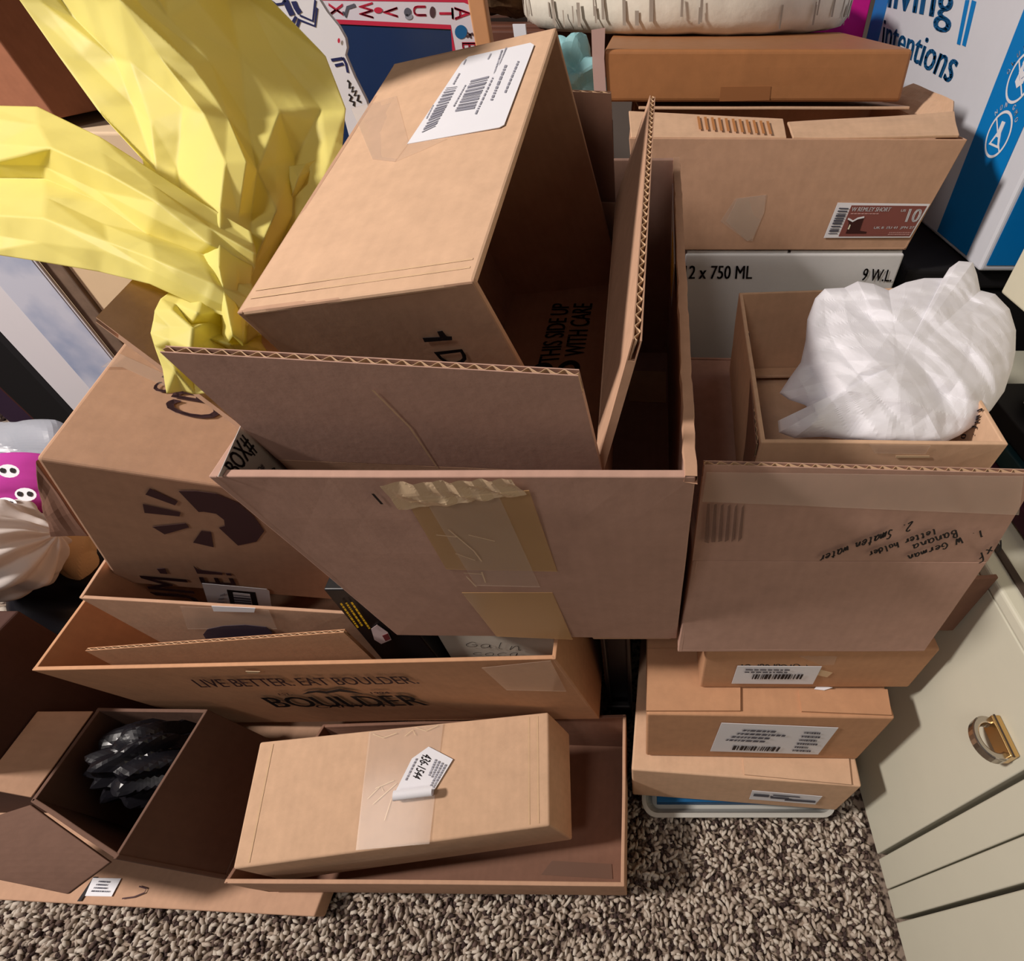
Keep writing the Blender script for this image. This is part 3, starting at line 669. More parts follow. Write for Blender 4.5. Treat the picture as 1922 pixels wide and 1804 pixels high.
# ================================================================== centre: big open carton and what is in it
C1R = [L(-.2315, .1935, .6120), L(.0290, .1895, .6158), L(.0385, .5843, .6765), L(-.2239, .5907, .6735)]
C1B = [L(-.2250, .2310, .3715), L(.0330, .2262, .3741), L(.0420, .6214, .4348), L(-.2202, .6278, .4318)]
def centre_carton():
    r = thing('open_carton', 'big open brown carton with layered tan tape, holding the smaller flapped carton', 'box')
    w = open_carton(r, C1R, C1B, K_PINK, 'nrflb', .005, bulge=.003)
    pl = plane(C1R[0], C1R[1], C1B[0])
    pl = (pl[0]+pl[1]*.0028, pl[1])
    t = w['n']
    sticker(t, [(765, 942), (993, 920), (1046, 1072), (838, 1068)], pl, TAPEB, .0004, 'tape_strip')
    sticker(t, [(795, 930), (935, 925), (1014, 1100), (893, 1097)], pl, TAPE, .0010, 'tape_strip')
    sticker(t, [(867, 1112), (1037, 1112), (1075, 1200), (932, 1194)], pl, TAPEB, .0004, 'tape_strip')
    # torn, crumpled tape end at the rim
    q = quad3([(755, 952), (990, 922), (962, 890), (716, 902)], pl); V, F = [], []; nu, nv = 40, 12
    for j in range(nv+1):
        for i in range(nu+1):
            p = bil(q, i/nu, j/nv); h = creases(p, 5, .0008, 75, 5); V.append(p+pl[1]*(.0026+h)+L(0, 0, .0015*noise.noise(p*160)))
    for j in range(nv):
        for i in range(nu): k = j*(nu+1)+i; F.append((k, k+1, k+nu+2, k+nu+1))
    mk('torn_tape', V, F, TAPEW, t)
    for a, b in (((843, 990), (890, 1030)), ((890, 1030), (905, 1050)), ((820, 1000), (858, 1004)), ((880, 1000), (930, 1012)), ((856, 1035), (893, 1048)), ((872, 1072), (906, 1074)), ((876, 1078), (895, 1098)), ((905, 1070), (912, 1090))):
        stroke(t, [a, b], pl, TAPEW, .0010, 'tape_wrinkle', .0016)
    stroke(t, [(700, 925), (718, 945)], pl, INK, .0016, 'small_tear', .0006)
    # sticker on the inside of the left wall: Box#
    n = plane(C1R[0], C1R[3], C1B[0]); pi = (n[0]+n[1]*.0058, n[1])
    Z = lambda p: zoomq(p, 170, 800, .3278)
    sticker(w['l'], Z([(715, 290), (845, 0), (1000, 90), (1150, 290)]), pi, mat('grey_sticker', srgb(176, 170, 166), rough=.7), .0015, 'box_sticker')
    text(w['l'], 'BOX#', Z([(832, 290), (945, 140), (842, 32), (745, 225)]), pi, INK, .002)
    text(w['l'], 'PO#', Z([(950, 282), (985, 240), (960, 212), (925, 255)]), pi, INKD, .002)
    text(w['l'], '-8', Z([(1015, 285), (1050, 255), (1035, 232), (995, 265)]), pi, INK, .002)
    # pale strip over the floor seam
    pf = plane(C1B[0], C1B[1], C1B[3]); pf = (pf[0]+UP*.0056, pf[1])
    sticker(w['b'], [(1180, 697), (1250, 699), (1250, 757), (1180, 754)], pf, K_RAW, .0012, 'floor_tape')
    # crushed, pale rim of the right wall
    a, b = C1R[1], C1R[2]; V, F = [], []
    for i in range(41):
        p = a+(b-a)*(i/40); k = .0016*noise.noise(Vector((i*.7, 3, 0))); h = .004+.003*noise.noise(Vector((i*.45, 9, 1)))
        V += [p+L(.0008+k, 0, .0005), p+L(-.0055+k, 0, .0008), p+L(-.006+k, 0, -h), p+L(.0014+k, 0, -h*1.4)]
    for i in range(40):
        k = 4*i
        for e in range(4): F.append((k+e, k+4+e, k+4+(e+1) % 4, k+(e+1) % 4))
    mk('frayed_edge', V, F, K_MAIN, w['r'])
    Q = plane(C1R[1], C1R[2], C1B[1]); Qi = (Q[0]+Q[1]*.0058, Q[1])
    ws = sticker(w['r'], [L(-.003, .0, 0)+C1R[1]+(C1R[2]-C1R[1])*k+L(0, 0, z) for k, z in ((.55, -.008), (.88, -.004), (.80, -.05), (.62, -.06))], (C1R[1], L(-1, 0, 0)), WHITE, .004, 'torn_sticker')
    sticker(ws, [L(-.003, .0, 0)+C1R[1]+(C1R[2]-C1R[1])*k+L(0, 0, z) for k, z in ((.58, -.018), (.72, -.016), (.70, -.05), (.62, -.052))], (C1R[1], L(-1, 0, 0)), YEL, .0046, 'yellow_print')
    settle(r)
centre_carton()
# flapped carton inside
HD = L(0, .983, .186); HU = L(0, -.186, .983); DC = .325
hl = P(520, 862, t=.304); hr = P(1130, 888, t=.304)
C2R = [hl, hr, hr+HD*DC+L(.003, 0, 0), hl+HD*DC+L(.005, 0, 0)]
C2B = [p-HU*.135+L(.004*(1 if p.x < -.1 else -1), 0, 0) for p in C2R]
def flapped():
    r = thing('flapped_carton', 'open corrugated carton with all four flaps up, inside the big taped carton', 'box')
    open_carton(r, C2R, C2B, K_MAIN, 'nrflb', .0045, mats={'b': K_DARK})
    ff = [hl, hr, P(1085, 706, t=.2385), P(300, 661, t=.2385)]
    # front flap with one clipped corner
    f = panel('front_flap', ff, K_PINK, r, L(0, -1, 0), .0048, flute=2, bulge=0)
    pl = plane(*ff[:3])
    stroke(f, [(700, 730), (770, 800), (822, 877)], pl, K_RAW, .0012, 'scratch', .0008)
    lo = P(180, 605, t=.272); l2 = lo+HD*.05
    f = panel('left_flap', [hl+L(-.001, .002, 0), hl+HD*.17+L(-.001, 0, 0), l2, lo], K_MAIN, r, L(-1, 0, .2), .0045, flute=2)
    ro = P(1205, 640, t=.246); r2 = P(1230, 182, t=.425)
    f = panel('right_flap', [hr+L(.001, .002, 0), C2R[2]+L(.001, -.002, 0), r2, ro], K_MAIN, r, L(1, 0, .2), .0048, flute=2)
    b1 = C2R[2]+HU*.088+L(-.004, 0, 0); b2 = C2R[3]+HU*.088+L(.004, 0, 0)
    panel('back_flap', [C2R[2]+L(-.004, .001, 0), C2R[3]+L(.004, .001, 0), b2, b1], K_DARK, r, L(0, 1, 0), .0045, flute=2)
    settle(r)
flapped()
# tilted "1 DOZEN" carton
def C93(p): return CAM+(Vector(p)-CAM)*1.0
TT = dict(NLT=L(-.2055, .2418, .6810), NRT=L(-.0763, .2279, .7033), FLT=L(-.1897, .5013, .7563), FRT=L(-.0605, .4873, .7777), NLB=L(-.1637, .2995, .4698), NRB=L(-.0344, .2864, .4912), FLB=L(-.1488, .5599, .5443), FRB=L(-.0195, .5459, .5656))
def dozen():
    r = thing('tilted_carton', 'tilted open-ended brown carton with white barcode label on top, marked 1 D', 'box')
    A = TT; th = .0038; bv = dict(bulge=.001)
    top = panel('top_panel', [A['NLT'], A['NRT'], A['FRT'], A['FLT']], K_LITE, r, UP, th, seg=(10, 10), bulge=.0004, jit=.0003, bevel=.0015)
    near = panel('near_panel', [A['NLB'], A['NRB'], A['NRT'], A['NLT']], K_MAIN, r, L(0, -1, 0), th, bevel=.0012)
    far = panel('far_panel', [A['FRB'], A['FLB'], A['FLT'], A['FRT']], K_MAIN, r, L(0, 1, 0), th)
    left = panel('end_panel', [A['NLB'], A['FLB'], A['FLT'], A['NLT']], K_MAIN, r, L(-1, 0, 0), th)
    bot = panel('bottom_panel', [A['NLB'], A['NRB'], A['FRB'], A['FLB']], K_MAIN, r, L(0, 0, -1), th)
    pt = plane(A['NLT'], A['NRT'], A['FRT']); pt = (pt[0]+pt[1]*.0004, pt[1]); pn = plane(A['NLB'], A['NRB'], A['NRT'])
    pq = (pt[0]-pt[1]*.0013, pt[1])
    lb = sticker(top, [(765, 272), (868, 118), (880, 108), (996, 82), (1003, 86), (947, 236), (938, 241)], pt, WHITE, .0006, 'shipping_label'); lb['label'] = 'white barcode shipping label'
    Z = lambda p: zoomq(p, 730, 60, .1613); o = {}
    barcode(lb, Z([(400, 1215), (560, 1140), (815, 672), (685, 690)]), pq, INKG, 30, 3, 'v')
    barcode(lb, Z([(785, 970), (1010, 935), (1185, 548), (975, 600)]), pq, INKG, 24, 6, 'v')
    for q, n, sd in (([(1005, 1000), (1215, 560), (1245, 570), (1050, 1000)], 1, 2), ([(1215, 560), (1325, 210), (1410, 205), (1330, 370)], 2, 3), ([(1180, 840), (1380, 350), (1440, 350), (1240, 840)], 1, 4), ([(1345, 750), (1500, 380), (1545, 385), (1390, 752)], 1, 5), ([(755, 910), (900, 655), (925, 655), (790, 910)], 1, 6), ([(445, 1050), (540, 865), (560, 865), (470, 1050)], 1, 7), ([(750, 650), (840, 485), (875, 490), (785, 655)], 1, 8), ([(870, 420), (905, 350), (930, 355), (900, 420)], 1, 9), ([(1150, 360), (1190, 285), (1225, 285), (1185, 360)], 1, 9)):
        dashes(lb, Z(q), pq, INKG, n, sd, .95)
    sticker(top, [(660, 205), (745, 182), (768, 270), (742, 305), (700, 300)], pt, TAPE, .0006, 'tape')
    sticker(top, [(742, 305), (768, 270), (840, 262), (790, 285)], pt, TAPE, .0004, 'tape')
    sticker(near, zoomq([(1262, 100), (1275, 126), (1440, 113), (1438, 92), (1408, 92), (1380, 57), (1350, 62), (1366, 95)], 400, 600, .3122), pn, INK, .0012, 'lettering', .0002); text(near, 'D', [(815, 658), (838, 685), (884, 677), (868, 652)], pn, INK); text(near, 'O', [(842, 692), (870, 724), (917, 714), (888, 686)], pn, INK)
    # crease line next to the near edge
    e0, e1 = A['NLT'], A['NRT']; dd = (A['FLT']-A['NLT']).normalized()
    for k in (.010, .016): stroke(top, [e0+dd*k+(e1-e0)*.03, e0+dd*k+(e1-e0)*.97], pt, K_RAW, .0014, 'score_line', .0003)
    pb = plane(A['NLB'], A['NRB'], A['FRB']); pb = (pb[0]+pb[1]*(th+.0006), pb[1])
    text(bot, 'THIS SIDE UP', [(1049, 680), (1070, 570), (1038, 570), (1010, 683)], pb, INK, .0004)
    text(bot, 'WITH CARE', [(1096, 668), (1113, 570), (1077, 570), (1059, 669)], pb, INK, .0004)
    for cx, cy in ((1017, 698), (1067, 694)):
        c = hit(cx, cy, pb); u = (A['NRB']-A['NLB']).normalized(); v = pb[1].cross(u); V, F = [], []
        for i in range(29):
            a = 2*math.pi*i/28
            for k in (.012, .0065): V.append(c+u*math.cos(a)*k+v*math.sin(a)*k+pb[1]*.0004)
        for i in range(28): F.append((2*i, 2*i+2, 2*i+3, 2*i+1))
        mk('printed_ring', V, F, INK, bot)
    settle(r)
dozen()
# yellow tissue
YT = mat('yellow_tissue', srgb(252, 245, 160), rough=.5, spec=.25, trans=.5)
def sheet(V, F, grid, kr, kc, sub, seed, jx, jt, jc, amp, fr):
    """crumpled paper: control grid (pixel, distance) refined k times with random kinks, flat facets between them"""
    rnd = random.Random(seed); R, Cn = len(grid), len(grid[0]); G_ = []
    fold = [rnd.uniform(-1, 1)*jc for _ in range((Cn-1)*kc+1)]; ph = [rnd.uniform(0, 6) for _ in fold]
    for j in range((R-1)*kr+1):
        row = []
        for i in range((Cn-1)*kc+1):
            a, b = j/kr, i/kc; r0 = min(int(a), R-2); c0 = min(int(b), Cn-2); fv, fu = a-r0, b-c0
            g = [sum(w*grid[r][c][e] for w, r, c in (((1-fu)*(1-fv), r0, c0), (fu*(1-fv), r0, c0+1), ((1-fu)*fv, r0+1, c0), (fu*fv, r0+1, c0+1))) for e in range(3)]
            ed = .45 if (j in (0, (R-1)*kr) or i in (0, (Cn-1)*kc)) else 1
            row.append(P(g[0]+rnd.uniform(-1, 1)*jx*ed, g[1]+rnd.uniform(-1, 1)*jx*ed, t=g[2]+rnd.uniform(-1, 1)*jt*ed+fold[i]*math.cos(j*1.1/kr+ph[i])*ed))
        G_.append(row)
    nr, nc = len(G_)-1, len(G_[0])-1; k0 = len(V); fl = [[rnd.random() < .5 for _ in range(nc)] for _ in range(nr)]
    for j in range(nr*sub+1):
        for i in range(nc*sub+1):
            a, b = j/sub, i/sub; r0 = min(int(a), nr-1); c0 = min(int(b), nc-1); v, u = a-r0, b-c0
            p00, p10, p11, p01 = G_[r0][c0], G_[r0][c0+1], G_[r0+1][c0+1], G_[r0+1][c0]
            if fl[r0][c0]: p = p00+(p10-p00)*u+(p11-p10)*v if u > v else p00+(p11-p01)*u+(p01-p00)*v
            else: p = p00+(p10-p00)*u+(p01-p00)*v if u+v < 1 else p11+(p01-p11)*(1-u)+(p10-p11)*(1-v)
            d = (p-CAM).normalized(); V.append(p+d*(creases(p, seed, amp, fr, 5)+amp*1.2*noise.noise(p*fr*1.5)))
    n = nc*sub
    for j in range(nr*sub):
        for i in range(n):
            q = k0+j*(n+1)+i; F.append((q, q+1, q+n+2, q+n+1))
def yellow():
    V, F = [], []
    ys = [640, 500, 400, 310, 210, 110, 10, -120, -300, -450]; xl = [395, 335, 292, 262, 190, 105, 32, -50, 0, 70]; xr = [500, 555, 605, 640, 654, 612, 512, 430, 400, 380]
    tl = [.275, .29, .31, .325, .335, .34, .335, .32, .30, .275]; tr = [.30, .332, .350, .362, .366, .36, .345, .325, .30, .275]
    A = [[(xl[j]+(xr[j]-xl[j])*i/5, ys[j]+(12 if i in (1, 3) else -8), tl[j]+(tr[j]-tl[j])*i/5-.022*math.sin(math.pi*i/5)+(.012 if i in (1, 4) else -.010 if i == 2 else 0)) for i in range(6)] for j in range(10)]
    sheet(V, F, A, 1, 2, 16, 11, 14, .007, .011, .0012, 22)
    bx = [475, 385, 290, 190, 80, -20, -130]; bt = [435, 382, 322, 258, 203, 196, 196]; bb = [615, 582, 537, 508, 487, 470, 462]
    t0 = [.300, .298, .300, .308, .318, .325, .335]; t1 = [.272, .268, .268, .284, .295, .305, .315]; of = [0, -.015, .008, -.015, 0]
    B = [[(bx[j]+(8 if i % 2 else -6), bt[j]+(bb[j]-bt[j])*i/4, t0[j]+(t1[j]-t0[j])*i/4+of[i]*(1 if j > 0 else .3)) for i in range(5)] for j in range(7)]
    sheet(V, F, B, 1, 2, 16, 18, 10, .005, .007, .0011, 22)
    D = [[(335, 540, .300), (400, 555, .292), (450, 585, .300), (490, 605, .312)],
         [(300, 560, .278), (370, 580, .266), (430, 610, .278), (490, 640, .300)],
         [(286, 600, .266), (360, 622, .258), (430, 640, .272), (500, 665, .294)],
         [(290, 650, .262), (360, 680, .258), (430, 690, .272), (505, 700, .290)],
         [(318, 735, .272), (370, 738, .270), (430, 740, .280), (500, 745, .293)]]
    sheet(V, F, D, 2, 2, 10, 23, 10, .006, .003, .0009, 36)
    E_ = [[(430, 570, .305), (480, 560, .315), (530, 530, .33)], [(455, 430, .330), (530, 400, .340), (610, 370, .365)], [(480, 330, .345), (570, 310, .355), (650, 280, .375)]]
    sheet(V, F, E_, 3, 3, 12, 29, 12, .008, .004, .001, 36)
    o = mk('tissue_paper', V, F, YT, smooth=True); tag(o, 'large crumpled yellow tissue paper sprouting from the flapped carton', 'tissue paper')
    s = o.modifiers.new('thickness', 'SOLIDIFY'); s.thickness = .0004
    settle(o)
yellow()

# ================================================================== left-centre: printed carton, snack carton and contents
G = dict(NLT=L(-.4614, .2851, .5428), NRT=L(-.2588, .3224, .4450), FRT=L(-.2778, .5087, .4768), FLT=L(-.4803, .4715, .5746), NLB=L(-.5636, .3093, .3404), NRB=L(-.3610, .3465, .2426), FRB=L(-.3799, .5329, .2744), FLB=L(-.5825, .4956, .3722))
def crumble():
    r = thing('printed_carton', 'closed brown carton with purple-brown ray logo, wedged tilted in the snack carton', 'box')
    top = [G[k] for k in ('NLT', 'NRT', 'FRT', 'FLT')]; bot = [G[k] for k in ('NLB', 'NRB', 'FRB', 'FLB')]
    b = carton_body(r, top, bot, K_MAIN, bevel=.003)
    pf = plane(G['NLT'], G['NRT'], G['NLB']); pt = plane(*top[:3]); pf = (pf[0]+pf[1]*.0012, pf[1]); pt = (pt[0]+pt[1]*.0012, pt[1])
    Z = lambda p: zoomq(p, 170, 800, .3278)
    for q in ([(340, 355), (500, 430), (485, 452), (315, 390)], [(300, 445), (515, 492), (510, 515), (310, 495)], [(355, 575), (545, 555), (565, 578), (425, 618)], [(635, 598), (690, 605), (705, 692), (588, 665)]):
        sticker(b, Z(q), pf, INKP, .0004, 'logo_ray', .0003)
    cr = [(505, 370), (600, 370), (720, 385), (850, 440), (940, 520), (995, 600), (950, 660), (845, 682), (735, 580), (770, 570), (765, 535), (720, 500), (650, 488), (620, 490)]
    sticker(b, Z(cr), pf, INKP, .0004, 'logo_crescent', .0003)
    text(b, 'M', Z([(600, 958), (548, 875), (280, 852), (335, 930)]), pf, INKP, .0006); text(b, 'U', Z([(650, 1045), (605, 965), (340, 945), (400, 1035)]), pf, INKP, .0006)
    text(b, 'CR', Z([(760, 1225), (655, 1055), (405, 1045), (520, 1215)]), pf, INKP, .0006)
    sticker(b, Z([(380, 815), (425, 812), (440, 845), (400, 842)]), pf, INKP, .0004, 'printed_dash', .0003)
    sticker(b, Z([(590, 800), (620, 822), (755, 838), (755, 850), (612, 843)]), pf, INKP, .0004, 'printed_stroke', .0003); sticker(b, Z([(773, 840), (800, 842), (810, 855), (782, 853)]), pf, INKP, .0004, 'printed_dot', .0003)
    text(b, 'E', Z([(835, 908), (815, 868), (620, 860), (637, 902)]), pf, INKP, .0006)
    text(b, 'BL', Z([(890, 1010), (840, 915), (640, 908), (690, 1005)]), pf, INKP, .0006)
    lb = sticker(b, Z([(640, 895), (1010, 928), (1025, 940), (1040, 1060), (690, 1060)]), pf, WHITE, .0012, 'barcode_label')
    sticker(lb, Z([(782, 930), (945, 945), (972, 1060), (815, 1055)]), pf, INK, .0015, 'label_frame'); sticker(lb, Z([(818, 945), (915, 955), (935, 1045), (835, 1040)]), pf, WHITE, .0017, 'label_window')
    barcode(lb, Z([(832, 1035), (932, 1040), (918, 965), (822, 955)]), pf, INKD, 12, 2, 'v'); dashes(lb, Z([(725, 1010), (800, 1010), (770, 940), (750, 950)]), pf, INKG, 3, 3)
    text(b, 'CA', [(325, 738), (352, 700), (312, 698), (281, 735)], pt, INKP, .0006); text(b, 'CR', [(405, 792), (432, 742), (332, 726), (303, 772)], pt, INKP, .0006)
    sticker(b, [(190, 690), (225, 665), (330, 712), (330, 735), (230, 690)], pt, TAPE, .0008, 'tape')
    # torn open flap hanging at the left
    panel('torn_side_flap', [P(66, 866, t=.394), P(165, 1008, t=.50), P(96, 1006, t=.51), P(72, 935, t=.45)], K_DARK, r, L(-1, -1, 0), .003, jit=.003)
    settle(r)
crumble()
BT_ = [L(-.6305, .2330, .2941), L(-.0789, .2173, .3517), L(-.0743, .5442, .3965), L(-.6259, .5599, .3388)]
BB_ = [L(-.6053, .2646, .0607), L(-.0536, .2489, .1183), L(-.0490, .5758, .1631), L(-.6006, .5915, .1055)]
def boulder():
    r = thing('snack_carton', 'wide open brown snack carton printed BOULDER, leaning towards the viewer', 'box')
    w = open_carton(r, BT_, BB_, K_WARM, 'nrflb', .004, bulge=.0)
    pl = plane(BT_[0], BT_[1], BB_[0]); pl = (pl[0]+pl[1]*.002, pl[1])
    Z = lambda p: zoomq(p, 300, 1180, .489)
    n = w['n']
    text(n, 'LIVE BETTER. EAT BOULDER.', Z([(160, 223), (1000, 208), (965, 180), (118, 193)]), pl, INKP, .0008)
    text(n, 'BOULDER', Z([(450, 300), (1038, 292), (978, 252), (385, 262)]), pl, INK, .0008)
    text(n, 'CANYON', Z([(604, 302), (905, 296), (900, 286), (594, 291)]), pl, INK, .0008)
    sticker(n, Z([(548, 251), (570, 240), (610, 236), (640, 240), (690, 230), (735, 238), (778, 248), (720, 243), (690, 240), (640, 248), (600, 243)]), pl, INK, .0005, 'mountain_logo', .0003)
    text(n, 'EST.', Z([(462, 254), (512, 252), (500, 244), (452, 246)]), pl, INKP, .0008); text(n, '1994', Z([(815, 248), (888, 246), (876, 239), (806, 241)]), pl, INKP, .0008)
    sticker(n, Z([(1235, 150), (1500, 122), (1560, 240), (1330, 235)]), pl, TAPE, .0004, 'tape')
    sticker(n, Z([(330, 162), (385, 163), (378, 170), (338, 170)]), pl, TAPEW, .0006, 'tape_scrap')
    settle(r)
boulder()
def inner():
    r = thing('inner_carton', 'open brown carton nested in the snack carton with a purple smear on its front', 'box')
    a = P(148, 1122, Y=.272); b = P(652, 1152, Y=.272); rim = [a, b, b+L(.006, .245, .03), a+L(-.02, .245, .03)]
    bot = [L(a.x+.012, a.y+.012, .185), L(b.x-.004, b.y+.012, .205), L(b.x, .53, .215), L(a.x-.008, .53, .195)]
    w = open_carton(r, rim, bot, K_MAIN, 'nrflb', .0035)
    pl = plane(a, b, bot[0]); pl = (pl[0]+pl[1]*.0018, pl[1])
    sticker(w['n'], [(338, 1138), (505, 1145), (520, 1180), (352, 1180)], pl, TAPE, .0004, 'tape')
    sm = mat('purple_smear', srgb(64, 52, 70), rough=.6, alpha=.75)
    sticker(w['n'], [(382, 1190), (390, 1180), (420, 1174), (460, 1172), (500, 1176), (512, 1186), (505, 1194), (440, 1198), (388, 1200)], pl, sm, .0008, 'purple_smear')
    sticker(w['n'], [(398, 1136), (480, 1140), (478, 1148), (402, 1146)], pl, WHITE, .0010, 'label_edge')
    settle(r)
    s = panel('cardboard_sheet', [P(236, 1262, Y=.252), P(712, 1250, Y=.252), P(645, 1187, Y=.250), P(160, 1222, Y=.250)], K_WARM, None, L(0, -1, 0), .0035, flute=2)
    tag(s, 'loose corrugated sheet with a bare fluted edge tucked inside the front of the snack carton', 'cardboard'); settle(s)
    k = thing('black_box', 'black box with yellow lettering and a pale picture, between the snack carton contents', 'box')
    carton_body(k, [(-.2905, .258, .405), (-.236, .258, .405), (-.236, .40, .42), (-.2905, .40, .42)], [(-.290, .262, .20), (-.222, .262, .20), (-.222, .40, .205), (-.290, .40, .205)], BLACK, bevel=.0015)
    pf = plane((-.2905, .258, .405), (-.236, .258, .405), (-.290, .262, .20)); pf = (pf[0]+pf[1]*.001, pf[1])
    for i in range(3): dashes(k, [(638+i*10, 1130-i*1), (676+i*8, 1184-i*3), (683+i*8, 1181-i*3), (645+i*10, 1127-i*1)], pf, YEL, 1, 3+i, .95)
    sticker(k, [(697, 1180), (708, 1172), (728, 1186), (735, 1200), (716, 1208), (703, 1200)], pf, mat('pale_skin_print', srgb(214, 190, 190)), .0006, 'picture')
    sticker(k, [(718, 1192), (728, 1188), (733, 1198), (724, 1202)], pf, mat('dark_red_print', srgb(110, 40, 44)), .0009, 'picture_detail')
    settle(k)
    g = thing('white_box', 'white box with faint handwriting showing under the big taped carton', 'box')
    wm = mat('off_white_card', srgb(214, 206, 192), rough=.7, var=.03)
    carton_body(g, [(-.219, .268, .362), (-.092, .266, .366), (-.088, .44, .372), (-.215, .44, .370)], [(-.219, .270, .215), (-.094, .268, .215), (-.088, .44, .222), (-.215, .44, .222)], wm, bevel=.002)
    pg = plane((-.219, .268, .362), (-.092, .266, .366), (-.219, .27, .215)); pg = (pg[0]+pg[1]*.001, pg[1])
    handwriting(g, 'Galn', [(870, 1212), (980, 1220), (985, 1206), (872, 1204)], pg, INK, .0008, 3); handwriting(g, 'coca', [(885, 1228), (975, 1232), (978, 1220), (888, 1220)], pg, INK, .0008, 4)
    settle(g)
inner()
def under():
    o = box6('flattened_carton', -.046, .030, .236, .60, .353, .3665, K_MAIN, None, .002); tag(o, 'flattened brown carton slab lying under the big taped carton', 'cardboard'); settle(o)
    b = thing('black_crate', 'black plastic crate with a raised rim beside the snack carton', 'crate')
    x0, x1, y0, y1 = -.0445, -.0135, .292, .66
    box6('crate_body', x0, x1, y0, y1, .0095, .352, BLACK, b, .004)
    for xa in (x0-.002, x1-.004): box6('crate_rib', xa, xa+.006, y0-.008, y0-.001, .075, .35, BLACK, b, .002)
    box6('crate_lip', x0-.004, x1+.001, y0-.012, y0-.001, .062, .074, BLACK, b, .003)
    settle(b)
under()

# ================================================================== bottom: tray carton, sealed carton, floor cartons
def floorboxes():
    r = thing('shallow_carton', 'shallow open brown carton on the carpet with the taped sealed carton resting in it', 'box')
    rim = [L(-.436, .079, .130), P(1172, 1664, Z=.10), L(-.019, .257, .112), L(-.436, .257, .076)]
    bot = [L(-.434, .081, .046), L(rim[1].x+.001, rim[1].y+.002, .009), L(-.019, .252, .009), L(-.434, .252, .046)]
    w = open_carton(r, rim, bot, K_DARK, 'nrflb', .004, mats={'n': K_MAIN, 'r': K_MAIN})  # all one board; the darker copy puts the interior's shade into its colour
    pf = plane(bot[0], bot[1], bot[2]); pf = (pf[0]+pf[1]*.0045, pf[1])
    lb = sticker(w['b'], [(1016, 1642), (1150, 1650), (1148, 1622), (1036, 1616)], pf, mat('brown_print', srgb(112, 84, 70)), .0006, 'printed_strip')
    sticker(w['f'], [L(-.11, .2515, .014), L(-.024, .2515, .014), L(-.024, .2515, .018), L(-.11, .2515, .018)], (L(0, .2515, 0), L(0, -1, 0)), WHITE, .0012, 'paper_edge')
    settle(r)
    s = thing('sealed_carton', 'sealed brown carton with clear tape and a curling white 436-1544 label', 'box')
    T = [L(-.415, .087, .159), L(-.101, .129, .134), L(-.112, .238, .170), L(-.427, .196, .195)]; dn = L(.019, -.001, -.070)
    B = [p+dn for p in T]
    b = carton_body(s, T, B, K_LITE, bevel=.0022, n=8, jit=.0016); pl = plane(*T[:3]); pl = (pl[0]+pl[1]*.0014, pl[1])
    sticker(s, [(693, 1374), (832, 1359), (806, 1584), (668, 1596)], pl, TAPE, .0004, 'tape_strip')
    for q in ([(690, 1500), (715, 1475), (720, 1485)], [(700, 1510), (745, 1470)], [(722, 1540), (735, 1500)], [(705, 1480), (740, 1465)], [(700, 1378), (720, 1385), (745, 1376)], [(780, 1366), (800, 1372), (822, 1362)], [(760, 1382), (775, 1370), (780, 1380)]):
        stroke(s, q, pl, TAPEW, .0008, 'tape_wrinkle', .0007)
    Zl = lambda p: zoomq(p, 400, 1150, .4475)
    lab = sticker(s, Zl([(905, 562), (1007, 615), (930, 742), (760, 762), (835, 612)]), pl, WHITE, .0012, 'address_label')
    # curled end of the label
    a, c = [hit(*q, pl) for q in Zl([(768, 762), (928, 742)])]; V, F = [], []; d = (hit(*Zl([(850, 800)])[0], pl)-a); d = (d-(c-a)*(d.dot(c-a)/(c-a).length_squared)).normalized(); R = .006
    for i in range(13):
        th = math.pi*1.25*i/12
        for e in (a, c): V.append(e+d*(R*math.sin(th))+pl[1]*(.0014+R*(1-math.cos(th))))
    for i in range(12): F.append((2*i, 2*i+1, 2*i+3, 2*i+2))
    mk('curled_end', V, F, WHITE, lab, smooth=True)
    stroke(lab, [V[6]+(V[7]-V[6])*.62, V[10]+(V[11]-V[10])*.62, V[12]+(V[13]-V[12])*.62], pl, INK, .0032, 'black_mark', .0006)
    text(lab, '436-1544', Zl([(883, 588), (838, 688), (868, 702), (922, 606)]), pl, INK, .0016)
    dashes(lab, Zl([(930, 612), (885, 720), (930, 735), (985, 640)]), pl, INKG, 4, 3); dashes(lab, Zl([(850, 610), (795, 720), (805, 725), (862, 612)]), pl, INKG, 1, 5)
    d1 = (T[1]-T[0]); 
    for k in (.93, .962): stroke(s, [T[0]+d1*k+(T[3]-T[0])*.03, T[0]+d1*k+(T[3]-T[0])*.97], pl, K_RAW, .002, 'score_line', .0004)
    stroke(s, [T[0]+d1*.045+(T[3]-T[0])*.03, T[0]+d1*.045+(T[3]-T[0])*.97], pl, K_RAW, .002, 'score_line', .0004)
    settle(s)
    # flat carton on the carpet at the left
    f = thing('flat_carton', 'flat brown mailing carton lying on the carpet under the black bag carton', 'box')
    top = [L(-.86, .079, .040), P(590, 1721, Z=.036), L(-.365, .30, .038), L(-.86, .34, .042)]; bot = [L(v.x, v.y+.002, .0095) for v in top]
    b = carton_body(f, top, bot, K_MAIN, bevel=.002); pt = plane(*top[:3]); pt = (pt[0]+pt[1]*.0014, pt[1])
    lb = sticker(b, [(175, 1648), (228, 1649), (210, 1683), (160, 1682)], pt, WHITE, .0006); dashes(lb, [(172, 1676), (206, 1677), (220, 1654), (190, 1652)], pt, INKD, 4, 2)
    sticker(b, [(176, 1646), (183, 1646), (152, 1692), (145, 1692)], pt, INK, .0004, 'dark_slot')
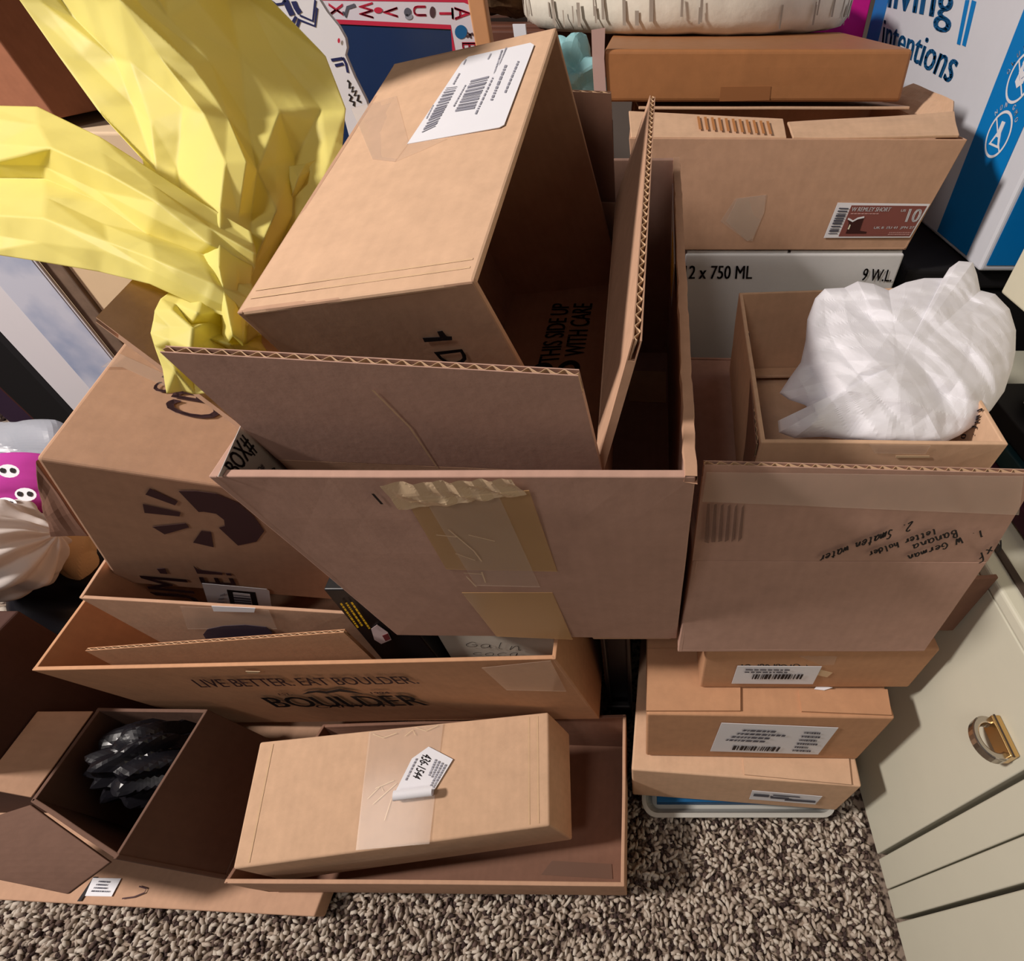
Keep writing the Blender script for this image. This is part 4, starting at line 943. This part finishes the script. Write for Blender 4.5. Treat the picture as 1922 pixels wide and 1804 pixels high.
    stroke(b, [(230, 1687), (252, 1684), (272, 1676), (276, 1668), (262, 1664)], pt, INKP, .0014, 'pen_scribble')
    settle(f)
    # carton with the black bag
    KB4 = kraft('shade_darkened_board', 104, 78, 66)  # ordinary brown board, darkened so its colour carries the shade on this carton
    g = thing('bag_carton', 'open brown carton holding a crumpled black bag, on the flat mailing carton', 'box')
    z = .178
    rim = [L(-.652, .142, z), P(217, 1612, Z=z), L(-.521, .238, z), L(-.655, .240, z)]
    bot = [L(v.x, v.y, .046) for v in rim]; bot[1].x = -.490; bot[2].x = -.492
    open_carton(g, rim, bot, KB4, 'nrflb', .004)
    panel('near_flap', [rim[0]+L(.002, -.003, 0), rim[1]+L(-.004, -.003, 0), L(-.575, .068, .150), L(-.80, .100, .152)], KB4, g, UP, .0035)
    panel('left_flap', [rim[3]+L(-.002, -.004, 0), rim[0]+L(-.002, .004, 0), L(-.694, .150, .200), L(-.694, .226, .204)], K_MAIN, g, UP, .0035)
    settle(g)
    o = blob('plastic_bag', (-.588, .195, .128), (.056, .043, .064), BAG, .005, 24, 5, True, 5); tag(o, 'crumpled glossy black plastic bag stuffed in an open carton', 'bag'); settle(o)
floorboxes()

# ================================================================== left edge: soft things
def lefties():
    o = blob('black_bag', (-.755, .415, .15), (.105, .095, .135), BAG, .010, 10, 8, False, 5, zmin=.008); tag(o, 'black bag slumped on the floor beside the snack carton', 'bag'); settle(o)
    WC = mat('white_cloth', srgb(206, 198, 194), rough=.9, var=.05)
    c = P(-8, 1032, t=.59); bm = bmesh.new(); bmesh.ops.create_icosphere(bm, subdivisions=6, radius=1)
    kn = P(108, 1000, t=.60)
    for v in bm.verts:
        d = v.co.normalized(); p = c+Vector((d.x*.066, d.y*.056, d.z*.056))
        ax = (kn-c).normalized(); k = max(0, d.dot(ax)); e1 = ax.orthogonal().normalized(); e2 = ax.cross(e1)
        ang = math.atan2(d.dot(e1), d.dot(e2)); p = p.lerp(kn, max(0, k-.55)*1.6)
        p += d*(.0045*math.sin(ang*11+3*noise.noise(p*18))*(1-abs(d.dot(ax))**4)+creases(p, 3, .0022, 22, 4))
        v.co = p
    me = bpy.data.meshes.new('cloth_bundle'); bm.to_mesh(me); bm.free(); me.materials.append(WC)
    for f in me.polygons: f.use_smooth = True
    o = bpy.data.objects.new('cloth_bundle', me); COL.objects.link(o); tag(o, 'bundled off-white cloth gathered in folds, resting on the black bag', 'cloth'); settle(o)
    PK = mat('magenta_cloth', srgb(188, 60, 160), rough=.85, var=.05); cp = P(5, 918, t=.66)
    o = blob('pink_cloth', cp, (.085, .06, .034), PK, .005, 16, 6, False, 5); tag(o, 'magenta cloth printed with small white faces behind the white bundle', 'cloth')
    for x, y in ((18, 884), (50, 928), (14, 946)):
        d = ray(x, y); t = .66
        c = P(x, y, t=.598); u = L(1, 0, 0)*.013; v = L(0, .6, .8)*.008; n = L(0, -.8, .6)
        V = [c+u*math.cos(a)+v*math.sin(a)+n*.001 for a in [2*math.pi*i/16 for i in range(16)]]
        mk('printed_face', V, [tuple(range(16))], WHITE, o)
        for s_ in (-.45, .45):
            V = [c+u*(s_+.25*math.cos(a))+v*(.1+.4*math.sin(a))+n*.002 for a in [2*math.pi*i/10 for i in range(10)]]; mk('printed_eye', V, [tuple(range(10))], INK, o)
    settle(o)
    GP = mat('grey_film', srgb(170, 174, 184), rough=.3, alpha=.85); cg = P(40, 850, t=.80)
    o = blob('grey_plastic_bag', cg, (.10, .05, .036), GP, .007, 14, 9, True, 5); tag(o, 'pale grey plastic bag behind the magenta cloth', 'bag'); settle(o)
    o = blob('floor_bag', (cg.x, cg.y, .115), (.10, .07, .11), BAG, .008, 10, 12, False, 4, zmin=.008); tag(o, 'black bag under the pale grey plastic bag', 'bag'); settle(o)
    PB = mat('brown_paper', srgb(196, 168, 130), rough=.8, var=.05); cq = P(150, 1050, t=.655)
    o = blob('paper_bag', cq, (.030, .026, .066), PB, .0055, 13, 10, True, 5); tag(o, 'crumpled tan paper bag squeezed beside the snack carton', 'bag'); settle(o)
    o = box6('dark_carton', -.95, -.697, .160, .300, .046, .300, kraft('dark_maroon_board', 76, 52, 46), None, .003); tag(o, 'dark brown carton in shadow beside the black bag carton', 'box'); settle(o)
    # pictures leaning
    p = thing('bordered_print', 'unframed cloud print with a broad white border leaning at the left', 'print')
    Y0, Y1 = .662, .70
    def q(x0, x1, z0, z1, dy=0):
        f = lambda x, z: L(x-.03*(z-.3), .650+.05*(z-.0)+dy, z)
        return [f(x0, z0), f(x1, z0), f(x1, z1), f(x0, z1)]
    panel('white_board', q(-.925, -.792, .008, .66), mat('white_mat', srgb(208, 206, 210), rough=.7), p, L(0, -1, 0), .004)
    CL = bpy.data.materials.new('cloud_print'); CL.use_nodes = True; nt = CL.node_tree; nz = nt.nodes.new('ShaderNodeTexNoise'); nz.inputs['Scale'].default_value = 7; nz.inputs['Detail'].default_value = 5
    tc = nt.nodes.new('ShaderNodeTexCoord'); nt.links.new(tc.outputs['Object'], nz.inputs['Vector']); rp = nt.nodes.new('ShaderNodeValToRGB')
    rp.color_ramp.elements[0].position = .38; rp.color_ramp.elements[0].color = srgb(112, 134, 172); rp.color_ramp.elements[1].position = .58; rp.color_ramp.elements[1].color = srgb(192, 196, 210)
    nt.links.new(nz.outputs['Fac'], rp.inputs[0]); nt.links.new(rp.outputs[0], nt.nodes['Principled BSDF'].inputs['Base Color'])
    panel('cloud_picture', q(-.866, -.795, .03, .65, -.0012), CL, p, L(0, -1, 0), .0008, jit=0)
    panel('black_edge', q(-.938, -.926, .008, .66), BLACKM, p, L(0, -1, 0), .01, jit=0); settle(p)
    p = thing('framed_board', 'beige board in a weathered wooden frame behind the cloud print', 'picture frame')
    WF = mat('weathered_wood', srgb(112, 92, 76), rough=.8, var=.25, vscale=40)
    panel('frame_rail', q(-.795, -.768, .008, .63, .006), WF, p, L(0, -1, 0), .014, jit=.001, bevel=.002)
    panel('frame_rail', q(-.768, -.42, .008, .04, .006), WF, p, L(0, -1, 0), .014, jit=.001, bevel=.002)
    panel('frame_rail', q(-.45, -.42, .04, .60, .006), WF, p, L(0, -1, 0), .014, jit=.001, bevel=.002)
    panel('beige_panel', q(-.768, -.45, .04, .60, .012), mat('beige_board', srgb(214, 188, 152), rough=.8, var=.03), p, L(0, -1, 0), .004); settle(p)
    # folders further back
    OR = mat('orange_card', srgb(226, 122, 72), rough=.7); PU = mat('dark_purple_card', srgb(52, 34, 58), rough=.6); MR = mat('maroon_card', srgb(70, 34, 30), rough=.6)
    for nm, x0, x1, y, z, m, lb in (('orange_folder', -2.0, -1.63, 1.14, .19, OR, 'orange folder standing upright on the carpet at the far left'), ('purple_folder', -1.58, -1.43, 1.00, .185, PU, 'dark purple folder between the orange folder and the cloud print'), ('maroon_folder', -1.47, -1.34, .97, .17, MR, 'maroon folder next to the dark purple folder'), ('black_folder', -1.36, -1.10, .90, .33, BLACKM, 'black folder standing behind the white-bordered print')):
        o = box6(nm, x0, x1, y, y+.014, .008, z, m, None, .002); tag(o, lb, 'folder'); settle(o)
    # cartons at the far left
    b = box6('beige_carton', -1.0, -.45, .83, 1.10, .008, .655, mat('beige_card', srgb(206, 182, 152), rough=.8, var=.04), None, .004); tag(b, 'tall beige carton standing behind the framed board', 'box'); settle(b)
    r = thing('red_brown_carton', 'reddish brown carton on the beige carton, half hidden by the yellow tissue', 'box')
    KB = kraft('kraft_reddish', 158, 104, 78)
    carton_body(r, [(-1.3, .84, 1.05), (-.83, .84, 1.05), (-.80, 1.15, 1.05), (-1.3, 1.15, 1.05)], [(-1.25, .84, .668), (-.80, .84, .668), (-.78, 1.15, .668), (-1.25, 1.15, .668)], KB)
    box6('bottom_edge_strip', -1.2, -.802, .838, .8395, .668, .674, BLACKM, r, .0003); settle(r)  # thin black strip along the lower front edge
lefties()

# ================================================================== back row, left of centre
def backrow():
    r = thing('alphabet_board', 'navy children\'s alphabet board with red letters in a white border and a wooden frame', 'board')
    Yb = .80
    pl = (L(0, Yb, 0), L(0, -1, 0)); x1 = P(920, 60, Y=Yb).x; x0 = -.445
    NV = mat('navy_board', srgb(20, 44, 84), rough=.35, spec=.5, var=.05)
    ztop = .742
    box6('board_panel', x0, x1-.02, Yb, Yb+.01, .42, ztop+.06, NV, r, .001)
    WF = mat('pine_frame', srgb(196, 142, 100), rough=.6, var=.08)
    box6('frame_rail', x1-.0195, x1, Yb-.004, Yb+.014, .42, ztop+.06, WF, r, .002); box6('frame_rail', x0, x1-.02, Yb-.004, Yb+.014, ztop+.0605, ztop+.08, WF, r, .002)
    Z = lambda p: zoomq(p, 500, 0, .2393)
    LB = mat('lilac_white_border', srgb(206, 200, 210), rough=.5)
    sticker(r, Z([(-105, -14), (1540, 10), (1590, 30), (1640, 100), (1672, 430), (1720, 930), (1545, 930), (1480, 430), (1450, 205), (520, 160), (-105, 132)]), pl, LB, .0008, 'white_border')
    stroke(r, Z([(-105, -24), (1545, 0), (1605, 25), (1655, 100), (1690, 430), (1738, 930)]), pl, RED, .004, 'red_line', .001)
    stroke(r, Z([(-105, 140), (520, 168), (1448, 212), (1475, 420), (1540, 930)]), pl, RED, .004, 'red_line', .001)
    for ch, x, y, w, h in (('A', 1535, 105, 105, 120), ('T', 1410, 105, 90, 110), ('U', 1200, 85, 85, 100), ('V', 970, 95, 85, 115), ('W', 780, 80, 130, 110), ('X', 545, 75, 105, 110), ('B', 1590, 370, 80, 110)):
        text(r, ch, Z([(x-h/2, y-w/2), (x-h/2+6, y+w/2), (x+h/2+6, y+w/2), (x+h/2, y-w/2)]), pl, RED, .0012)
    def disc(x, y, a, b, m, nm):
        q = quad3(Z([(x+a*math.cos(t), y+b*math.sin(t)) for t in [2*math.pi*i/18 for i in range(18)]]), pl); mk(nm, [p+pl[1]*.0013 for p in q], [tuple(range(18))], m, r)
    disc(1528, 250, 48, 55, TEALINK, 'apple_picture'); stroke(r, Z([(1575, 255), (1600, 270), (1605, 300)]), pl, INKP, .002, 'apple_stem', .0013); stroke(r, Z([(1570, 290), (1620, 262), (1632, 285)]), pl, INKP, .002, 'apple_stem', .0013)
    disc(1305, 95, 22, 45, INKP, 'umbrella_picture'); disc(1110, 95, 28, 35, INKD, 'vase_picture'); disc(880, 80, 34, 24, RED, 'heart_picture'); disc(1120, 130, 30, 25, INKG, 'vase_foot')
    stroke(r, Z([(605, 90), (620, 130), (640, 60), (700, 40)]), pl, INKD, .003, 'violin_picture', .0013)
    settle(r)
    # white printed standee
    s = thing('printed_standee', 'narrow white cut-out panel with navy line drawing behind the yellow tissue', 'cut-out')
    Ys = .69; ps = (L(0, Ys, 0), L(0, -1, 0))
    out = Z([(30, -60), (370, -60), (470, 100), (560, 210), (610, 300), (622, 370), (608, 430), (680, 600), (775, 790), (1342, 2655), (1080, 2655), (600, 860), (350, 420), (100, 200)])
    q = quad3(out, ps); n = len(q); V = q+[p+L(0, .006, 0) for p in q]
    mk('panel_board', V, [tuple(range(n)), tuple(range(2*n-1, n-1, -1))]+[(i, (i+1) % n, n+(i+1) % n, n+i) for i in range(n)], mat('white_board_gloss', srgb(220, 220, 228), rough=.4), s, bevel=.001)
    for l, w in (([(45, 10), (80, 35), (125, 30), (150, 0)], .003), ([(150, 0), (175, 60), (205, 120)], .010), ([(215, 10), (235, 60), (265, 105)], .009), ([(235, 130), (200, 195)], .004), ([(262, 150), (235, 225)], .004), ([(262, 120), (365, 165), (378, 60), (385, 0)], .003), ([(255, 155), (382, 205), (398, 60)], .003), ([(510, 472), (600, 458)], .004), ([(540, 515), (605, 500)], .004), ([(600, 450), (625, 500), (640, 570)], .004), ([(635, 630), (655, 650), (650, 690), (680, 680), (670, 720), (705, 710), (690, 750), (725, 745), (715, 790), (745, 800)], .004), ([(645, 740), (670, 760), (655, 790), (690, 800), (685, 832)], .004)):
        stroke(s, Z(l), ps, NAVY if l[0][1] < 600 else INK, w*.62, 'line_drawing', .0004)
    qd = quad3(Z([(572+10*math.cos(t), 318+20*math.sin(t)) for t in [2*math.pi*i/14 for i in range(14)]]), ps); mk('red_dot', [p+ps[1]*.0012 for p in qd], [tuple(range(14))], RED, s)
    settle(s)
    # support the board and standee stand on
    o = box6('dark_storage_box', -.40, -.13, .675, 1.0, .008, .4195, BLACKM, None, .004); tag(o, 'dark storage box behind the cartons carrying the alphabet board', 'box'); settle(o)
    # bark log, wooden shelf, teal bag
    BK = mat('bark', srgb(92, 68, 44), rough=.95, var=.6, vscale=45, bump=1.0, bscale=50)
    sh = thing('wooden_shelf', 'dark reddish wooden shelf unit behind the cartons, under the bark log', 'shelf')
    WD = mat('red_brown_wood', srgb(96, 58, 44), rough=.5, var=.15, vscale=12)
    box6('shelf_board', -.36, .02, 1.06, 1.40, .725, .755, WD, sh, .003); box6('front_rail', -.36, .02, 1.045, 1.059, .690, .750, WD, sh, .004)
    for x in (-.35, -.005): box6('shelf_leg', x, x+.02, 1.07, 1.39, .008, .724, WD, sh, .002)
    settle(sh)
    V, F = [], []; n = 40; m = 30
    for j in range(m+1):
        for i in range(n):
            a = 2*math.pi*i/n; x = -.34+j*.011; rr = .052*(1+.25*noise.noise(Vector((x*30, math.cos(a)*3, math.sin(a)*3)))+.12*noise.noise(Vector((x*90, math.cos(a)*9, math.sin(a)*9))))
            V.append((x, 1.15+rr*math.cos(a), .818+rr*math.sin(a)))
    for j in range(m):
        for i in range(n): F.append((j*n+i, j*n+(i+1) % n, (j+1)*n+(i+1) % n, (j+1)*n+i))
    F += [tuple(range(n-1, -1, -1)), tuple(m*n+i for i in range(n))]
    o = mk('bark_log', V, F, BK); tag(o, 'rough dark bark-covered log lying on the wooden shelf', 'log'); settle(o)
    TB = mat('teal_film', srgb(168, 220, 226), rough=.25, trans=.3)
    o = blob('teal_plastic_bag', (-.090, .90, .698), (.040, .045, .048), TB, .007, 22, 4, True, 5); tag(o, 'crinkled pale teal plastic bag between the tilted carton and the glossy flat carton', 'bag'); settle(o)
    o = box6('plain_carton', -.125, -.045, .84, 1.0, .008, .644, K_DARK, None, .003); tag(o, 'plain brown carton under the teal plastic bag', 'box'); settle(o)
    o = box6('white_tag', P(964, 62, Y=1.02).x, P(988, 62, Y=1.02).x, 1.02, 1.026, .742, .757, WHITE, None, .0005); tag(o, 'small white paper tag on the front of the wooden shelf', 'tag'); settle(o)
    # magenta package with black disc
    k = thing('magenta_package', 'magenta package with a black round knob behind the whitewashed slab', 'package')
    box6('package_body', .36, .415, 1.29, 1.36, .62, 1.0, PINK, k, .003)
    a = P(1495, -40, Y=1.30); c = P(1612, 66, Y=1.30)
    box6('package_face', a.x, c.x, 1.275, 1.289, .60, 1.0, PINK, k, .002)
    cc = P(1548, 6, Y=1.27); V, F = [], []
    for dy in (0, .006):
        for i in range(28): t = 2*math.pi*i/28; V.append((cc.x+.036*math.cos(t), 1.268+dy, cc.z+.03+.036*math.sin(t)))
    F = [tuple(range(28)), tuple(range(55, 27, -1))]+[(i, (i+1) % 28, 28+(i+1) % 28, 28+i) for i in range(28)]
    mk('black_knob', V, F, BLACKM, k); settle(k)
    # things on the cabinet ledge
    for i, (z0, z1, m, lb) in enumerate(((.4435, .462, PINK_D, 'plum-coloured book at the bottom of the pile on the cabinet'), (.4625, .482, TEAL_D, 'dark teal book in the middle of the pile on the cabinet'), (.4825, .502, BLACKM, 'black book on top of the pile on the cabinet'))):
        o = thing('book', lb, 'book', 'books piled on the cabinet')
        box6('cover', .345+.006*i, .50, .255+.01*i, .44+.004*i, z0, z1, m, o, .002); box6('page_block', .349+.006*i, .496, .2545+.01*i, .256+.01*i, z0+.003, z1-.003, CREAM, o, .0005); settle(o)
    o = blob('paper_sheet', (.405, .385, .516), (.03, .04, .010), mat('white_paper', srgb(210, 208, 206), rough=.7), .004, 30, 4, True, 4); tag(o, 'crumpled white paper on the book pile on the cabinet', 'paper'); settle(o)
PINK_D = mat('plum_cover', srgb(64, 26, 44), rough=.5); TEAL_D = mat('dark_teal_cover', srgb(20, 48, 54), rough=.5)
backrow()
